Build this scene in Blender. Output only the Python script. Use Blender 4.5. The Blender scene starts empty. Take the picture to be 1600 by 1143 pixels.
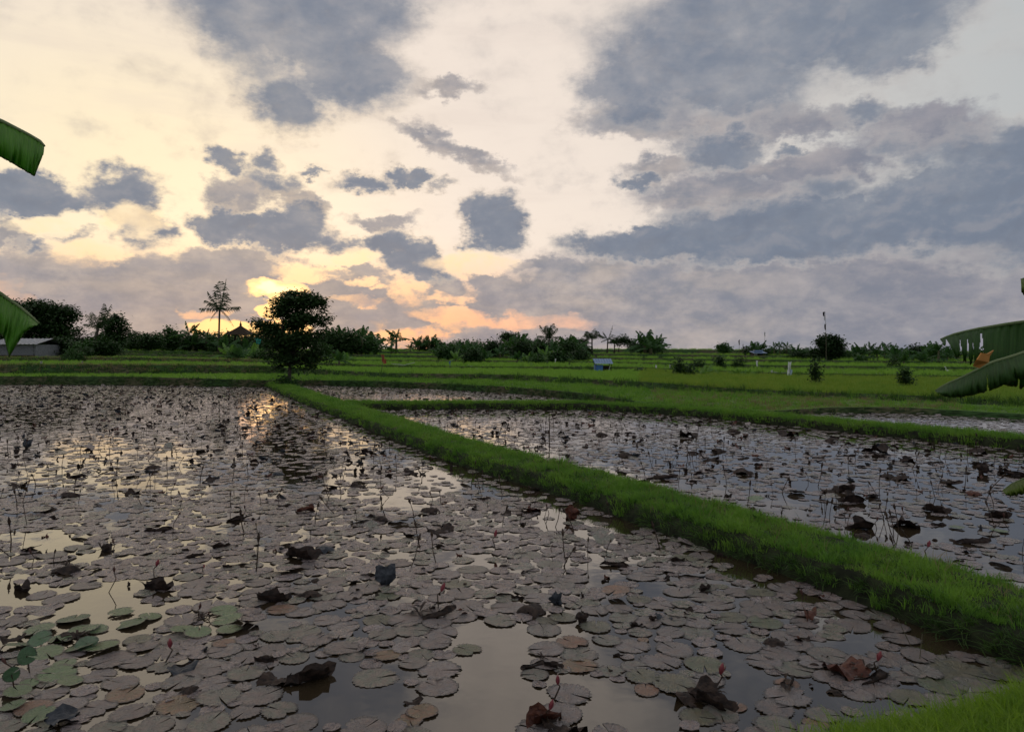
import bpy, math, random
import numpy as np
from mathutils import Vector, Matrix, Euler, noise as mnoise
R = math.radians
rng = np.random.default_rng(7)
random.seed(7)
scene = bpy.context.scene
col = scene.collection

# ---------------------------------------------------------------- camera
F, HX, HY, EYE = 1155.0, 800.0, 548.0, 2.4      # focal length and eye level in photo pixels, eye height in metres
cam_data = bpy.data.cameras.new('camera')
cam = bpy.data.objects.new('camera', cam_data)
col.objects.link(cam)
cam.location = (0, 0, EYE)
cam.rotation_euler = (R(90), 0, 0)
cam_data.sensor_width = 36
cam_data.lens = 36 * F / 1600
cam_data.shift_y = -(571.5 - HY) / 1600
cam_data.clip_start = 0.05
cam_data.clip_end = 5000
scene.camera = cam
scene.render.engine = 'CYCLES'
scene.cycles.use_denoising = True
scene.cycles.adaptive_threshold = 0.03
scene.cycles.max_bounces = 5
scene.cycles.diffuse_bounces = 2
scene.cycles.glossy_bounces = 3
scene.cycles.transmission_bounces = 3
scene.cycles.transparent_max_bounces = 6
scene.cycles.sample_clamp_indirect = 4
scene.view_settings.view_transform = 'Standard'
scene.view_settings.look = 'None'
scene.view_settings.exposure = 0
scene.view_settings.gamma = 1
scene.view_settings.use_curve_mapping = False

def lin(r, g, b):
    def c(v):
        v /= 255.0
        return v / 12.92 if v <= 0.04045 else ((v + 0.055) / 1.055) ** 2.4
    return (c(r), c(g), c(b), 1.0)

# ---------------------------------------------------------------- sky
SUN_AZ, SUN_EL = math.atan((428 - HX) / F), math.atan((HY - 452) / F)      # azimuth from +Y towards +X
world = bpy.data.worlds.new('World')
scene.world = world
world.use_nodes = True
wt = world.node_tree
wt.nodes.clear()

class G:
    """tiny helper to write node maths as calls"""
    def __init__(s, tree): s.t = tree
    def link(s, a, sock):
        if isinstance(a, (int, float)): sock.default_value = a
        elif isinstance(a, tuple):
            n = len(sock.default_value)
            sock.default_value = a[:n] if len(a) >= n else a + (1.0,) * (n - len(a))
        else: s.t.links.new(a, sock)
    def m(s, op, a, b=0.0, c=0.0, clamp=False):
        n = s.t.nodes.new('ShaderNodeMath'); n.operation = op; n.use_clamp = clamp
        s.link(a, n.inputs[0]); s.link(b, n.inputs[1]); s.link(c, n.inputs[2])
        return n.outputs[0]
    def v(s, op, a, b=(0, 0, 0), c=(0, 0, 0)):
        n = s.t.nodes.new('ShaderNodeVectorMath'); n.operation = op
        s.link(a, n.inputs[0])
        if len(n.inputs) > 1: s.link(b, n.inputs[1])
        if op == 'MULTIPLY_ADD': s.link(c, n.inputs[2])
        return n.outputs['Value'] if op in ('LENGTH', 'DOT_PRODUCT', 'DISTANCE') else n.outputs[0]
    def xyz(s, x, y, z=0.0):
        n = s.t.nodes.new('ShaderNodeCombineXYZ')
        s.link(x, n.inputs[0]); s.link(y, n.inputs[1]); s.link(z, n.inputs[2]); return n.outputs[0]
    def sep(s, a):
        n = s.t.nodes.new('ShaderNodeSeparateXYZ'); s.link(a, n.inputs[0]); return n.outputs
    def mix(s, f, a, b):
        n = s.t.nodes.new('ShaderNodeMix'); n.data_type = 'RGBA'
        s.link(f, n.inputs[0]); s.link(a, n.inputs[6]); s.link(b, n.inputs[7]); return n.outputs[2]
    def ss(s, x, lo, hi, a=0.0, b=1.0):
        n = s.t.nodes.new('ShaderNodeMapRange'); n.interpolation_type = 'SMOOTHSTEP'
        s.link(x, n.inputs[0]); n.inputs[1].default_value = lo; n.inputs[2].default_value = hi
        n.inputs[3].default_value = a; n.inputs[4].default_value = b; return n.outputs[0]
    def noise(s, vec, scale, detail=4.0, rough=0.55, dist=0.0, color=False):
        n = s.t.nodes.new('ShaderNodeTexNoise')
        s.link(vec, n.inputs['Vector']); n.inputs['Scale'].default_value = scale
        n.inputs['Detail'].default_value = detail; n.inputs['Roughness'].default_value = rough
        n.inputs['Distortion'].default_value = dist
        return n.outputs['Color' if color else 'Fac']
    def coladd(s, a, b):
        return s.v('ADD', a, b)

g = G(wt)
tc = wt.nodes.new('ShaderNodeTexCoord').outputs['Generated']
dirv = g.v('NORMALIZE', tc)
dx, dy, dz = g.sep(dirv)
AZ = g.m('MULTIPLY', g.m('ARCTAN2', dx, dy), 180 / math.pi)
EL = g.m('MULTIPLY', g.m('ARCSINE', dz), 180 / math.pi)
AE = g.xyz(AZ, EL, 0.0)
flat = g.v('MULTIPLY', dirv, (1.0, 1.0, 2.0))
warp1 = g.v('MULTIPLY', g.v('SUBTRACT', g.noise(flat, 14.0, 5, 0.66, color=True), (.5, .5, .5)), (5.0, 3.6, 0.0))
warp2 = g.v('MULTIPLY', g.v('SUBTRACT', g.noise(dirv, 46.0, 4, 0.6, color=True), (.5, .5, .5)), (2.2, 1.7, 0.0))
warp0 = g.v('MULTIPLY', g.v('SUBTRACT', g.noise(flat, 3.2, 2, 0.5, color=True), (.5, .5, .5)), (2.0, 1.4, 0.0))
P = g.v('ADD', AE, g.v('ADD', g.v('ADD', warp1, warp2), warp0))

def azel(px, py):
    u, v = (px - HX) / F, (HY - py) / F
    az = math.atan(u)
    return math.degrees(az), math.degrees(math.atan(v * math.cos(az)))

def blob(px, py, rx, ry, rot=0.0, s=1.0, P=P):
    a, e = azel(px, py)
    k = math.degrees(1 / F)
    ca = math.cos(R(a))
    ra, re = rx * k * ca * ca * 1.12, ry * k * ca * 1.16
    d = g.v('SUBTRACT', P, (a, e, 0.0))
    if rot:
        n = wt.nodes.new('ShaderNodeVectorRotate'); n.rotation_type = 'Z_AXIS'
        wt.links.new(d, n.inputs['Vector']); n.inputs['Angle'].default_value = R(rot); d = n.outputs[0]
    d = g.v('MULTIPLY', d, (1 / ra, 1 / re, 0.0))
    q = g.v('DOT_PRODUCT', d, d)
    return g.m('MULTIPLY_ADD', q, -0.5 * s, s, clamp=True)

def field(lst):
    acc = None
    for b in lst:
        v = blob(*b)
        acc = v if acc is None else g.m('SMOOTH_MAX', acc, v, 0.22)
    return acc

# heavy slate clouds and the paler grey veils behind them, laid out by bearing and height above the horizon
sund = (math.sin(SUN_AZ) * math.cos(SUN_EL), math.cos(SUN_AZ) * math.cos(SUN_EL), math.sin(SUN_EL))
S = 1.4
DARK = [(455, 25, 165, 62, 0, S), (535, 92, 100, 56, 12, S), (385, 70, 70, 50, 20), (450, 160, 60, 44, 0, 1.2), (600, 25, 60, 48), (480, -50, 210, 60), (520, -160, 260, 80), (600, 150, 40, 16, 30, .8),
        (352, 248, 34, 18, 10, 1.2), (405, 250, 24, 14), (420, 285, 50, 18, 15, .95), (470, 268, 20, 6, 0, .9), (565, 289, 42, 14, 0, 1.2), (635, 272, 36, 15, 0, 1.3), (690, 290, 26, 9, 0, .9), (775, 348, 44, 34, 0, S), (738, 374, 20, 14),
        (345, 348, 46, 26, 0, S), (425, 362, 90, 24, 6, S), (470, 342, 44, 22, 0, 1.2), (535, 385, 34, 14), (180, 296, 54, 28, 0, 1.2), (110, 314, 70, 18, 0, 1.1), (40, 306, 72, 26, 0, S), (212, 342, 50, 38, 40, 1.3), (245, 358, 22, 16),
        (600, 385, 34, 22, 0, 1.2), (650, 408, 44, 26, 15, S), (-90, 300, 110, 40), (60, 384, 32, 10, 0, .9), (130, 375, 30, 8, 0, .8),
        (950, 382, 70, 16, 0, 1.1), (1050, 380, 120, 20, 0, S), (1130, 355, 100, 24, 0, 1.1), (1330, 350, 240, 38, 0, S), (1500, 320, 190, 56, 0, S), (1290, 300, 70, 22), (1240, 388, 170, 22, 0, 1.2), (1640, 330, 160, 80, 0, S),
        (1200, 40, 230, 66, 0, S), (985, 135, 74, 48, 10, 1.3), (1090, 115, 160, 50, 12, S), (1400, 55, 100, 48, -20, 1.3), (1320, 20, 180, 56, 0, S), (1250, -60, 260, 70), (1180, 150, 90, 16, 10, .9),
        (1135, 240, 56, 26, 0, 1.2), (1095, 225, 40, 14, 0, .9), (1222, 240, 26, 10), (1000, 285, 34, 11, 0, 1.1), (1350, 180, 46, 20, 0, 1.05), (1400, 230, 40, 22, 20, .9), (1510, 240, 90, 36, 0, 1.1), (1600, 240, 90, 50, 0, 1.2)]
GREY = [(150, 455, 250, 44, 0, 1.3), (330, 450, 84, 36, 0, 1.2), (60, 425, 84, 36), (200, 505, 330, 28, 0, 1.2), (560, 462, 76, 22, 0, 1.2), (380, 415, 90, 20, 0, 1.1), (540, 430, 60, 12), (640, 488, 70, 26, 0, 1.1),
        (800, 472, 70, 26, 0, 1.2), (760, 440, 46, 14, 25), (690, 452, 40, 16), (600, 535, 150, 10), (720, 528, 110, 13), (590, 345, 50, 10, 0, .8), (15, 362, 34, 18), (370, 300, 50, 20), (460, 310, 60, 14, 20, .9),
        (890, 422, 110, 16), (870, 495, 90, 16), (1000, 455, 180, 52, 0, 1.2), (1300, 455, 460, 74, 0, S), (1300, 525, 560, 50, 0, S), (960, 525, 110, 26, 0, 1.2), (1300, 540, 600, 70, 0, S), (250, 540, 500, 40), (750, 562, 300, 24),
        (1100, 305, 85, 32), (1160, 320, 100, 30), (735, 240, 80, 14, 26, .85), (660, 215, 50, 12, 20, .8), (700, 135, 50, 12, 0, .75), (1310, 250, 90, 26, 0, .9), (1180, 200, 150, 20, 0, .95), (1000, 190, 90, 22, 0, .9),
        (1440, 205, 110, 30), (1750, 440, 300, 110), (-200, 470, 260, 70), (1040, 260, 60, 16, 0, .85), (500, 500, 120, 26), (1400, 400, 300, 40, 0, S), (1230, 270, 120, 20)]
fd, fg = field(DARK), field(GREY)
n_big = g.noise(flat, 9.0, 5, 0.60)
n_fine = g.noise(g.v('MULTIPLY', dirv, (1.0, 1.0, 1.5)), 27.0, 6, 0.64)
# clouds of the rest of the sky, continuing at the same scale overhead and behind
plane = g.v('MULTIPLY', g.xyz(dx, dy, 0.0), g.xyz(*(g.m('DIVIDE', 1.0, g.m('ADD', g.m('ABSOLUTE', dz), 0.16)),) * 2, 0.0))
n_rest = g.noise(plane, 1.15, 5, 0.55)
away = g.m('MAXIMUM', g.ss(g.m('ABSOLUTE', AZ), 40, 52), g.ss(EL, 27, 36))
rest = g.m('MULTIPLY', g.ss(n_rest, 0.42, 0.66), away)
rest_low = g.m('MULTIPLY', away, g.ss(EL, 16, 3, 0.0, 0.75))
pv = g.v('MULTIPLY', dirv, (1.0, 1.0, 1.45))
n_mid = g.noise(pv, 17.0, 4, 0.55, 0.25)
n_lit = g.noise(g.v('ADD', pv, (sund[0] * 0.006, sund[1] * 0.006, 0.012)), 17.0, 4, 0.55, 0.25)      # the same puffs a little higher: which side faces the light
relief = g.m('SUBTRACT', n_mid, n_lit)
fine_amp = g.ss(EL, 8, 20, 0.6, 0.3)
detail = g.m('ADD', g.m('ADD', g.m('MULTIPLY_ADD', n_big, 0.5, -0.25), g.m('MULTIPLY_ADD', n_mid, 0.6, -0.28)), g.m('MULTIPLY', g.m('SUBTRACT', n_fine, 0.5), fine_amp))
# the low sun burning through gaps in the cloud
hot = [(425, 452, 40, 12), (470, 436, 30, 10), (425, 485, 12, 22), (365, 514, 52, 13), (440, 512, 60, 14), (590, 440, 30, 10)]
Pw = g.v('ADD', AE, g.v('MULTIPLY', g.v('SUBTRACT', g.noise(flat, 22.0, 4, 0.6, color=True), (.5, .5, .5)), (5.0, 2.2, 0.0)))
def hotf(lst):
    acc = None
    for b in lst:
        v = blob(*b, P=Pw); acc = v if acc is None else g.m('MAXIMUM', acc, v)
    return acc
h1 = g.ss(hotf([(425, 452, 38, 10), (430, 482, 11, 18), (362, 513, 54, 13), (440, 514, 50, 12)]), 0.15, 0.95)
h2 = g.ss(hotf([(480, 426, 60, 13), (560, 440, 26, 8), (600, 452, 22, 7), (640, 462, 26, 22), (10, 455, 42, 30), (130, 400, 58, 16), (215, 345, 46, 22),
                (50, 352, 62, 12), (700, 494, 70, 9), (820, 502, 100, 12), (650, 530, 60, 16), (560, 470, 50, 8), (700, 470, 40, 8), (320, 488, 40, 8), (560, 405, 30, 12), (735, 412, 60, 16)]), 0.2, 0.9)
gap = g.m('MAXIMUM', g.m('MULTIPLY', h1, 1.4), g.m('MULTIPLY', h2, 0.5))
fd = g.m('SUBTRACT', fd, gap); fg = g.m('SUBTRACT', fg, gap)
cd = g.m('ADD', g.m('MAXIMUM', fd, rest), g.m('MULTIPLY', detail, 0.45))
dd = g.m('ADD', g.m('MAXIMUM', fd, rest), detail)
gd = g.m('ADD', g.m('MAXIMUM', fg, rest_low), detail)
hi = g.ss(EL, 9, 20)        # the upper clouds are nearer and their edges softer
a_dark = g.m('ADD', g.m('MULTIPLY', g.ss(dd, 0.18, 0.98), g.m('SUBTRACT', 1.0, hi)), g.m('MULTIPLY', g.ss(dd, 0.04, 1.25), hi))
a_grey = g.ss(gd, 0.18, 0.80)

# clear sky: pale cream towards the sunset, cool grey away from it
cosd = g.v('DOT_PRODUCT', dirv, sund)
sdeg = g.m('MULTIPLY', g.m('ARCCOSINE', g.m('MINIMUM', cosd, 0.999999)), 180 / math.pi)
clear = g.mix(g.ss(sdeg, 24, 62), lin(240, 226, 214), lin(176, 180, 184))
clear = g.mix(g.ss(sdeg, 60, 120), clear, lin(176, 182, 192))
a2, e2 = azel(170, 250)
yel = g.m('MULTIPLY', g.v('LENGTH', g.v('MULTIPLY', g.v('SUBTRACT', AE, (a2, e2, 0)), (1 / 22, 1 / 13, 0))), 1.0)
clear = g.mix(g.ss(yel, 1.25, 0.0, 0, 0.9), clear, lin(253, 236, 200))
streak = g.noise(g.v('MULTIPLY', dirv, (1.0, 1.0, 7.0)), 4.0, 4, 0.6)
clear = g.mix(g.ss(streak, 0.5, 0.75, 0, 0.25), clear, lin(214, 200, 192))
salm = g.m('MULTIPLY', g.ss(EL, 8.5, 1.0), g.ss(sdeg, 40, 8))
clear = g.mix(salm, clear, lin(247, 178, 140))
gold = g.m('MULTIPLY', g.ss(EL, 10, 3), g.ss(sdeg, 22, 4))
clear = g.mix(g.m('MULTIPLY', gold, 0.55), clear, lin(253, 208, 150))
orange = g.mix(g.ss(EL, 2.2, 8), lin(246, 180, 150), lin(255, 226, 178))
clear = g.mix(g.m('MULTIPLY', h2, g.ss(n_fine, 0.3, 0.7, 0.25, 0.85)), clear, orange)
away_cold = g.ss(AZ, 6, 30)
clear = g.mix(g.m('MULTIPLY', away_cold, 0.5), clear, lin(190, 194, 194))

# paler veil layer, then the dark layer
warm = g.ss(sdeg, 34, 4)
grey_c = g.mix(g.ss(n_fine, 0.32, 0.68), lin(128, 133, 145), lin(170, 164, 166))
grey_c = g.mix(g.m('MULTIPLY', warm, 0.35), grey_c, lin(180, 166, 158))
grey_c = g.mix(g.m('MULTIPLY', away_cold, 0.75), grey_c, g.mix(g.ss(n_big, 0.3, 0.7), lin(116, 121, 139), lin(150, 147, 156)))
dark_c = g.mix(g.ss(cd, 0.30, 1.10), lin(196, 190, 186), lin(120, 130, 147))
dark_c = g.mix(g.ss(relief, -0.02, 0.16, 0, 0.22), dark_c, lin(186, 178, 176))
dark_c = g.mix(g.ss(relief, 0.02, -0.16, 0, 0.25), dark_c, lin(104, 110, 126))
dark_c = g.mix(g.m('MULTIPLY', g.ss(sdeg, 26, 8), g.ss(dd, 1.0, 0.4, 0, 0.45)), dark_c, lin(248, 214, 168))
dark_c = g.mix(g.m('MULTIPLY', g.ss(sdeg, 60, 110), 0.7), dark_c, lin(136, 138, 146))
rows = g.noise(g.v('MULTIPLY', dirv, (1.0, 1.0, 3.2)), 11.0, 5, 0.58)
grey_c = g.mix(g.ss(rows, 0.42, 0.70, 0, 0.5), grey_c, g.mix(away_cold, lin(120, 129, 148), lin(106, 115, 135)))
grey_c = g.mix(g.ss(rows, 0.56, 0.30, 0, 0.35), grey_c, g.mix(away_cold, lin(206, 188, 172), lin(158, 157, 165)))
grey_c = g.mix(g.ss(relief, -0.02, 0.17, 0, 0.15), grey_c, lin(206, 192, 182))
sky = g.mix(g.m('MULTIPLY', a_grey, 0.93), clear, grey_c)
sky = g.mix(g.m('MULTIPLY', a_dark, 0.97), sky, dark_c)
sky = g.mix(h1, sky, (1.10, 0.70, 0.32, 1))
core = g.ss(hotf([(425, 452, 30, 8)]), 0.3, 1.0)
sky = g.mix(core, sky, (1.8, 1.25, 0.65, 1))
# below the horizon: dim ground colour
sky = g.mix(g.ss(EL, 0.0, -4.0), sky, lin(90, 90, 92))

nish = wt.nodes.new('ShaderNodeTexSky'); nish.sky_type = 'NISHITA'; nish.sun_disc = False
nish.sun_elevation = SUN_EL; nish.sun_rotation = SUN_AZ; nish.air_density = 1.0; nish.dust_density = 2.0
# the scattering sky shows only where the veils let it through
open_sky = g.m('MULTIPLY', g.m('SUBTRACT', 1.0, a_grey), g.m('SUBTRACT', 1.0, a_dark))
nis = g.v('MULTIPLY', nish.outputs[0], g.xyz(*(g.m('MULTIPLY_ADD', open_sky, 0.06, 0.015),) * 3))
total = g.v('MULTIPLY_ADD', sky, (9.8, 9.8, 9.8), nis)
bg2 = wt.nodes.new('ShaderNodeBackground'); wt.links.new(total, bg2.inputs[0]); bg2.inputs[1].default_value = 0.1
wo = wt.nodes.new('ShaderNodeOutputWorld'); wt.links.new(bg2.outputs[0], wo.inputs[0])
world.cycles.sampling_method = 'MANUAL'
world.cycles.sample_map_resolution = 512

sun_data = bpy.data.lights.new('sun', 'SUN')
sun_data.energy = 0.005
sun_data.color = (1.0, 0.50, 0.20)
sun_data.angle = R(5.0)
sun = bpy.data.objects.new('sun', sun_data)
col.objects.link(sun)
sun.rotation_euler = Vector((-sund[0], -sund[1], -sund[2])).to_track_quat('-Z', 'Y').to_euler()

# ---------------------------------------------------------------- helpers
def gp(px, py, z=0.0):
    """point of height z seen at a photo pixel (used once, to survey the plan)"""
    d = (EYE - z) * F / (py - HY)
    return Vector(((px - HX) / F * d, d, z))
def at(px, d, py=None, z=None):
    return Vector(((px - HX) / F * d, d, EYE - (py - HY) * d / F if z is None else z))
def to_px(p):
    return HX + p[0] / p[1] * F, HY + (EYE - p[2]) / p[1] * F

def tag(o, label=None, cat=None, group=None, kind=None):
    if label: o['label'] = label
    if cat: o['category'] = cat
    if group: o['group'] = group
    if kind: o['kind'] = kind
    return o
def empty(name, loc=(0, 0, 0), rz=0.0):
    o = bpy.data.objects.new(name, None); col.objects.link(o)
    o.empty_display_size = 0.1; o.location = loc; o.rotation_euler = (0, 0, rz); return o
def mesh(name, verts, faces, mats, midx=None, smooth=False):
    me = bpy.data.meshes.new(name)
    me.from_pydata([tuple(v) for v in verts], [], [tuple(f) for f in faces])
    for m in (mats if isinstance(mats, (list, tuple)) else [mats]): me.materials.append(m)
    if midx is not None: me.polygons.foreach_set('material_index', midx)
    if smooth: me.polygons.foreach_set('use_smooth', [True] * len(me.polygons))
    me.update(); return me
def obj(name, me, parent=None, loc=None):
    o = bpy.data.objects.new(name, me); col.objects.link(o)
    if parent is not None: o.parent = parent
    if loc is not None: o.location = loc
    return o
children_of = {}
def kids(o): return [c for c in bpy.data.objects if c.parent == o]
def copy_tree(o, ch):
    """ch: list of (part, [sub-parts]) gathered once for the prototype"""
    c = o.copy(); col.objects.link(c)
    for p, subs in ch:
        q = p.copy(); col.objects.link(q); q.parent = c
        for s in subs:
            t = s.copy(); col.objects.link(t); t.parent = q
    return c
def family(o):
    return [(p, kids(p)) for p in kids(o)]

class MB:
    """collects shapes into one mesh"""
    def __init__(s): s.v, s.f, s.m = [], [], []
    def add(s, vs, fs, m=0):
        b = len(s.v); s.v += [tuple(v) for v in vs]; s.f += [tuple(b + i for i in f) for f in fs]; s.m += [m] * len(fs)
    def tube(s, pts, rad, n=6, m=0, cap=True):
        pts = [Vector(p) for p in pts]; rad = rad if isinstance(rad, (list, tuple)) else [rad] * len(pts)
        vs, fs = [], []
        ref = Vector((0.13, 0.97, 0.2)) if abs((pts[-1] - pts[0]).normalized().z) > .7 else Vector((0, 0, 1))
        for i, p in enumerate(pts):
            t = (pts[min(i + 1, len(pts) - 1)] - pts[max(i - 1, 0)]).normalized()
            a = t.cross(ref).normalized(); b = t.cross(a)
            for k in range(n):
                w = 2 * math.pi * k / n
                vs.append(p + (a * math.cos(w) + b * math.sin(w)) * rad[i])
        for i in range(len(pts) - 1):
            for k in range(n):
                k2 = (k + 1) % n
                fs.append((i * n + k, i * n + k2, (i + 1) * n + k2, (i + 1) * n + k))
        if cap:
            fs.append(tuple(range(n))[::-1]); fs.append(tuple((len(pts) - 1) * n + k for k in range(n)))
        s.add(vs, fs, m)
    def box(s, c, sz, m=0, rz=0.0, ry=0.0, rx=0.0):
        M = Euler((rx, ry, rz)).to_matrix(); c = Vector(c)
        vs = [c + M @ Vector((sx * sz[0] / 2, sy * sz[1] / 2, sz_ * sz[2] / 2)) for sx in (-1, 1) for sy in (-1, 1) for sz_ in (-1, 1)]
        s.add(vs, [(0, 1, 3, 2), (4, 6, 7, 5), (0, 4, 5, 1), (2, 3, 7, 6), (0, 2, 6, 4), (1, 5, 7, 3)], m)
    def mesh(s, name, mats, smooth=False): return mesh(name, s.v, s.f, mats, s.m, smooth)
    def build(s, name, mats, parent=None, loc=None, smooth=False): return obj(name, s.mesh(name, mats, smooth), parent, loc)

# ---------------------------------------------------------------- materials
def material(name, fn):
    m = bpy.data.materials.new(name); m.use_nodes = True; t = m.node_tree; t.nodes.clear()
    k = G(t); fn(k); return m
def principled(k, color, rough=0.7, spec=0.5, normal=None, trans=0.0, ior=None, trans_col=None, metallic=0.0, sheen=0.0):
    p = k.t.nodes.new('ShaderNodeBsdfPrincipled')
    k.link(color, p.inputs['Base Color']); k.link(rough, p.inputs['Roughness'])
    k.link(spec, p.inputs['Specular IOR Level'])
    p.inputs['Metallic'].default_value = metallic
    if ior: p.inputs['IOR'].default_value = ior
    if normal is not None: k.link(normal, p.inputs['Normal'])
    o = k.t.nodes.new('ShaderNodeOutputMaterial')
    if trans:
        tr = k.t.nodes.new('ShaderNodeBsdfTranslucent'); k.link(trans_col or color, tr.inputs[0])
        mx = k.t.nodes.new('ShaderNodeMixShader'); k.link(trans, mx.inputs[0])
        k.t.links.new(p.outputs[0], mx.inputs[1]); k.t.links.new(tr.outputs[0], mx.inputs[2]); k.t.links.new(mx.outputs[0], o.inputs[0])
    else: k.t.links.new(p.outputs[0], o.inputs[0])
    return p
def bump(k, h, strength=0.3, dist=0.05):
    n = k.t.nodes.new('ShaderNodeBump'); k.link(h, n.inputs['Height']); n.inputs['Strength'].default_value = strength
    n.inputs['Distance'].default_value = dist; return n.outputs[0]
def coord(k, what='Object'): return k.t.nodes.new('ShaderNodeTexCoord').outputs[what]
def position(k): return k.t.nodes.new('ShaderNodeNewGeometry').outputs['Position']
def rnd(k): return k.t.nodes.new('ShaderNodeObjectInfo').outputs['Random']

def leaf_mat(name, c1, c2, trans=0.3, rough=0.6, spec=0.25, nscale=1.5, patch=0.35):
    """foliage: colour varies plant by plant and in patches over the place"""
    def f(k):
        n = k.noise(position(k), nscale, 3)
        w = k.m('ADD', k.m('MULTIPLY', k.ss(n, 0.35, 0.65), patch), k.m('MULTIPLY', rnd(k), 1 - patch))
        c = k.mix(w, c1 + (1,), c2 + (1,))
        tc_ = k.v('MULTIPLY', c, (1.3, 1.5, 0.7))
        principled(k, c, rough, spec, trans=trans, trans_col=tc_)
    return material(name, f)
def plain(name, c1, c2=None, rough=0.8, spec=0.3, scale=6.0, bumpy=0.2, metallic=0.0):
    def f(k):
        n = k.noise(coord(k), scale, 4)
        principled(k, k.mix(k.ss(n, 0.3, 0.7), c1 + (1,), (c2 or c1) + (1,)), rough, spec, bump(k, n, bumpy, 0.02), metallic=metallic)
    return material(name, f)

M = {}
M['grass'] = leaf_mat('grass_blades', (.095, .21, .036), (.20, .32, .058), .4, patch=.6)
M['grass_fore'] = leaf_mat('near_grass_blades', (.13, .23, .025), (.26, .36, .05), .45, nscale=2.5)
M['grass_dark'] = leaf_mat('shaded_bank_grass', (.035, .080, .020), (.075, .135, .03), .3)  # darker green with the shade of the dyke sides in its colour
M['grass_dry'] = leaf_mat('dry_grass', (.19, .15, .075), (.28, .22, .12), .2)
M['rice_green'] = leaf_mat('young_rice', (.19, .34, .06), (.26, .40, .07), .35, nscale=.4)
M['rice_gold'] = leaf_mat('ripening_rice', (.15, .26, .04), (.27, .32, .055), .35, nscale=.8, patch=.6)
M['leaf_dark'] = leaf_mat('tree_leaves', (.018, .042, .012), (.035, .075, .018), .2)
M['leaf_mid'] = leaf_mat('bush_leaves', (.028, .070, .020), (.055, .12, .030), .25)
M['banana'] = leaf_mat('banana_leaf_far', (.030, .080, .026), (.065, .135, .040), .3)
M['banana_light'] = leaf_mat('banana_leaf_young', (.10, .20, .05), (.16, .27, .07), .35)
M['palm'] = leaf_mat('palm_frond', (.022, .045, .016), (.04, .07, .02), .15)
M['bark'] = plain('bark', (.045, .036, .028), (.09, .075, .06), .9)
M['stem'] = plain('banana_stem', (.07, .08, .035), (.11, .09, .05), .7)
M['mud'] = plain('wet_mud', (.012, .011, .008), (.035, .030, .020), .55, .5, 3.0, .5)

def terrain_f(k):
    pos = position(k)
    n1 = k.noise(pos, 0.12, 4); n2 = k.noise(pos, 1.6, 4); n3 = k.noise(pos, 9.0, 3)
    c = k.mix(k.ss(n1, .38, .62), (.09, .18, .035, 1), (.15, .22, .05, 1))
    c = k.mix(k.m('MULTIPLY', k.ss(n2, .45, .7), .5), c, (.09, .085, .035, 1))
    principled(k, k.mix(k.ss(n3, .35, .7, 0, .35), c, (.04, .07, .02, 1)), .9, .2, bump(k, n3, .7, .15))
M['field'] = material('field', terrain_f)
def riser_f(k):
    pos = position(k)
    n1 = k.noise(pos, 0.25, 3); n2 = k.noise(k.v('MULTIPLY', pos, (1, 1, 3)), 3.0, 4)
    c = k.mix(k.ss(n1, .4, .62), (.045, .095, .028, 1), (.11, .095, .055, 1))
    principled(k, k.mix(k.ss(n2, .35, .65), c, (.02, .035, .012, 1)), .95, .1, bump(k, n2, .8, .15))
M['riser'] = material('terrace_bank', riser_f)
def soil_f(k):
    pos = position(k); n = k.noise(pos, 5.0, 5)
    principled(k, k.mix(k.ss(n, .3, .7), (.010, .012, .006, 1), (.032, .040, .016, 1)), .9, .2, bump(k, n, .8, .06))
M['soil'] = material('dyke_soil', soil_f)  # near-black earth carries the bank shadow in its colour
def water_f(k):
    pos = position(k)
    n = k.noise(k.v('MULTIPLY', pos, (1.0, 1.0, 0.0)), 1.7, 3, .5); n2 = k.noise(pos, 14.0, 2, .5)
    h = k.m('ADD', n, k.m('MULTIPLY', n2, .05))
    murk = k.mix(k.ss(k.noise(pos, .5, 3), .35, .65), (.026, .018, .010, 1), (.040, .028, .016, 1))
    principled(k, murk, .035, .5, bump(k, h, .12, .03), ior=1.85)
M['water'] = material('pond_water', water_f)

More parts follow.
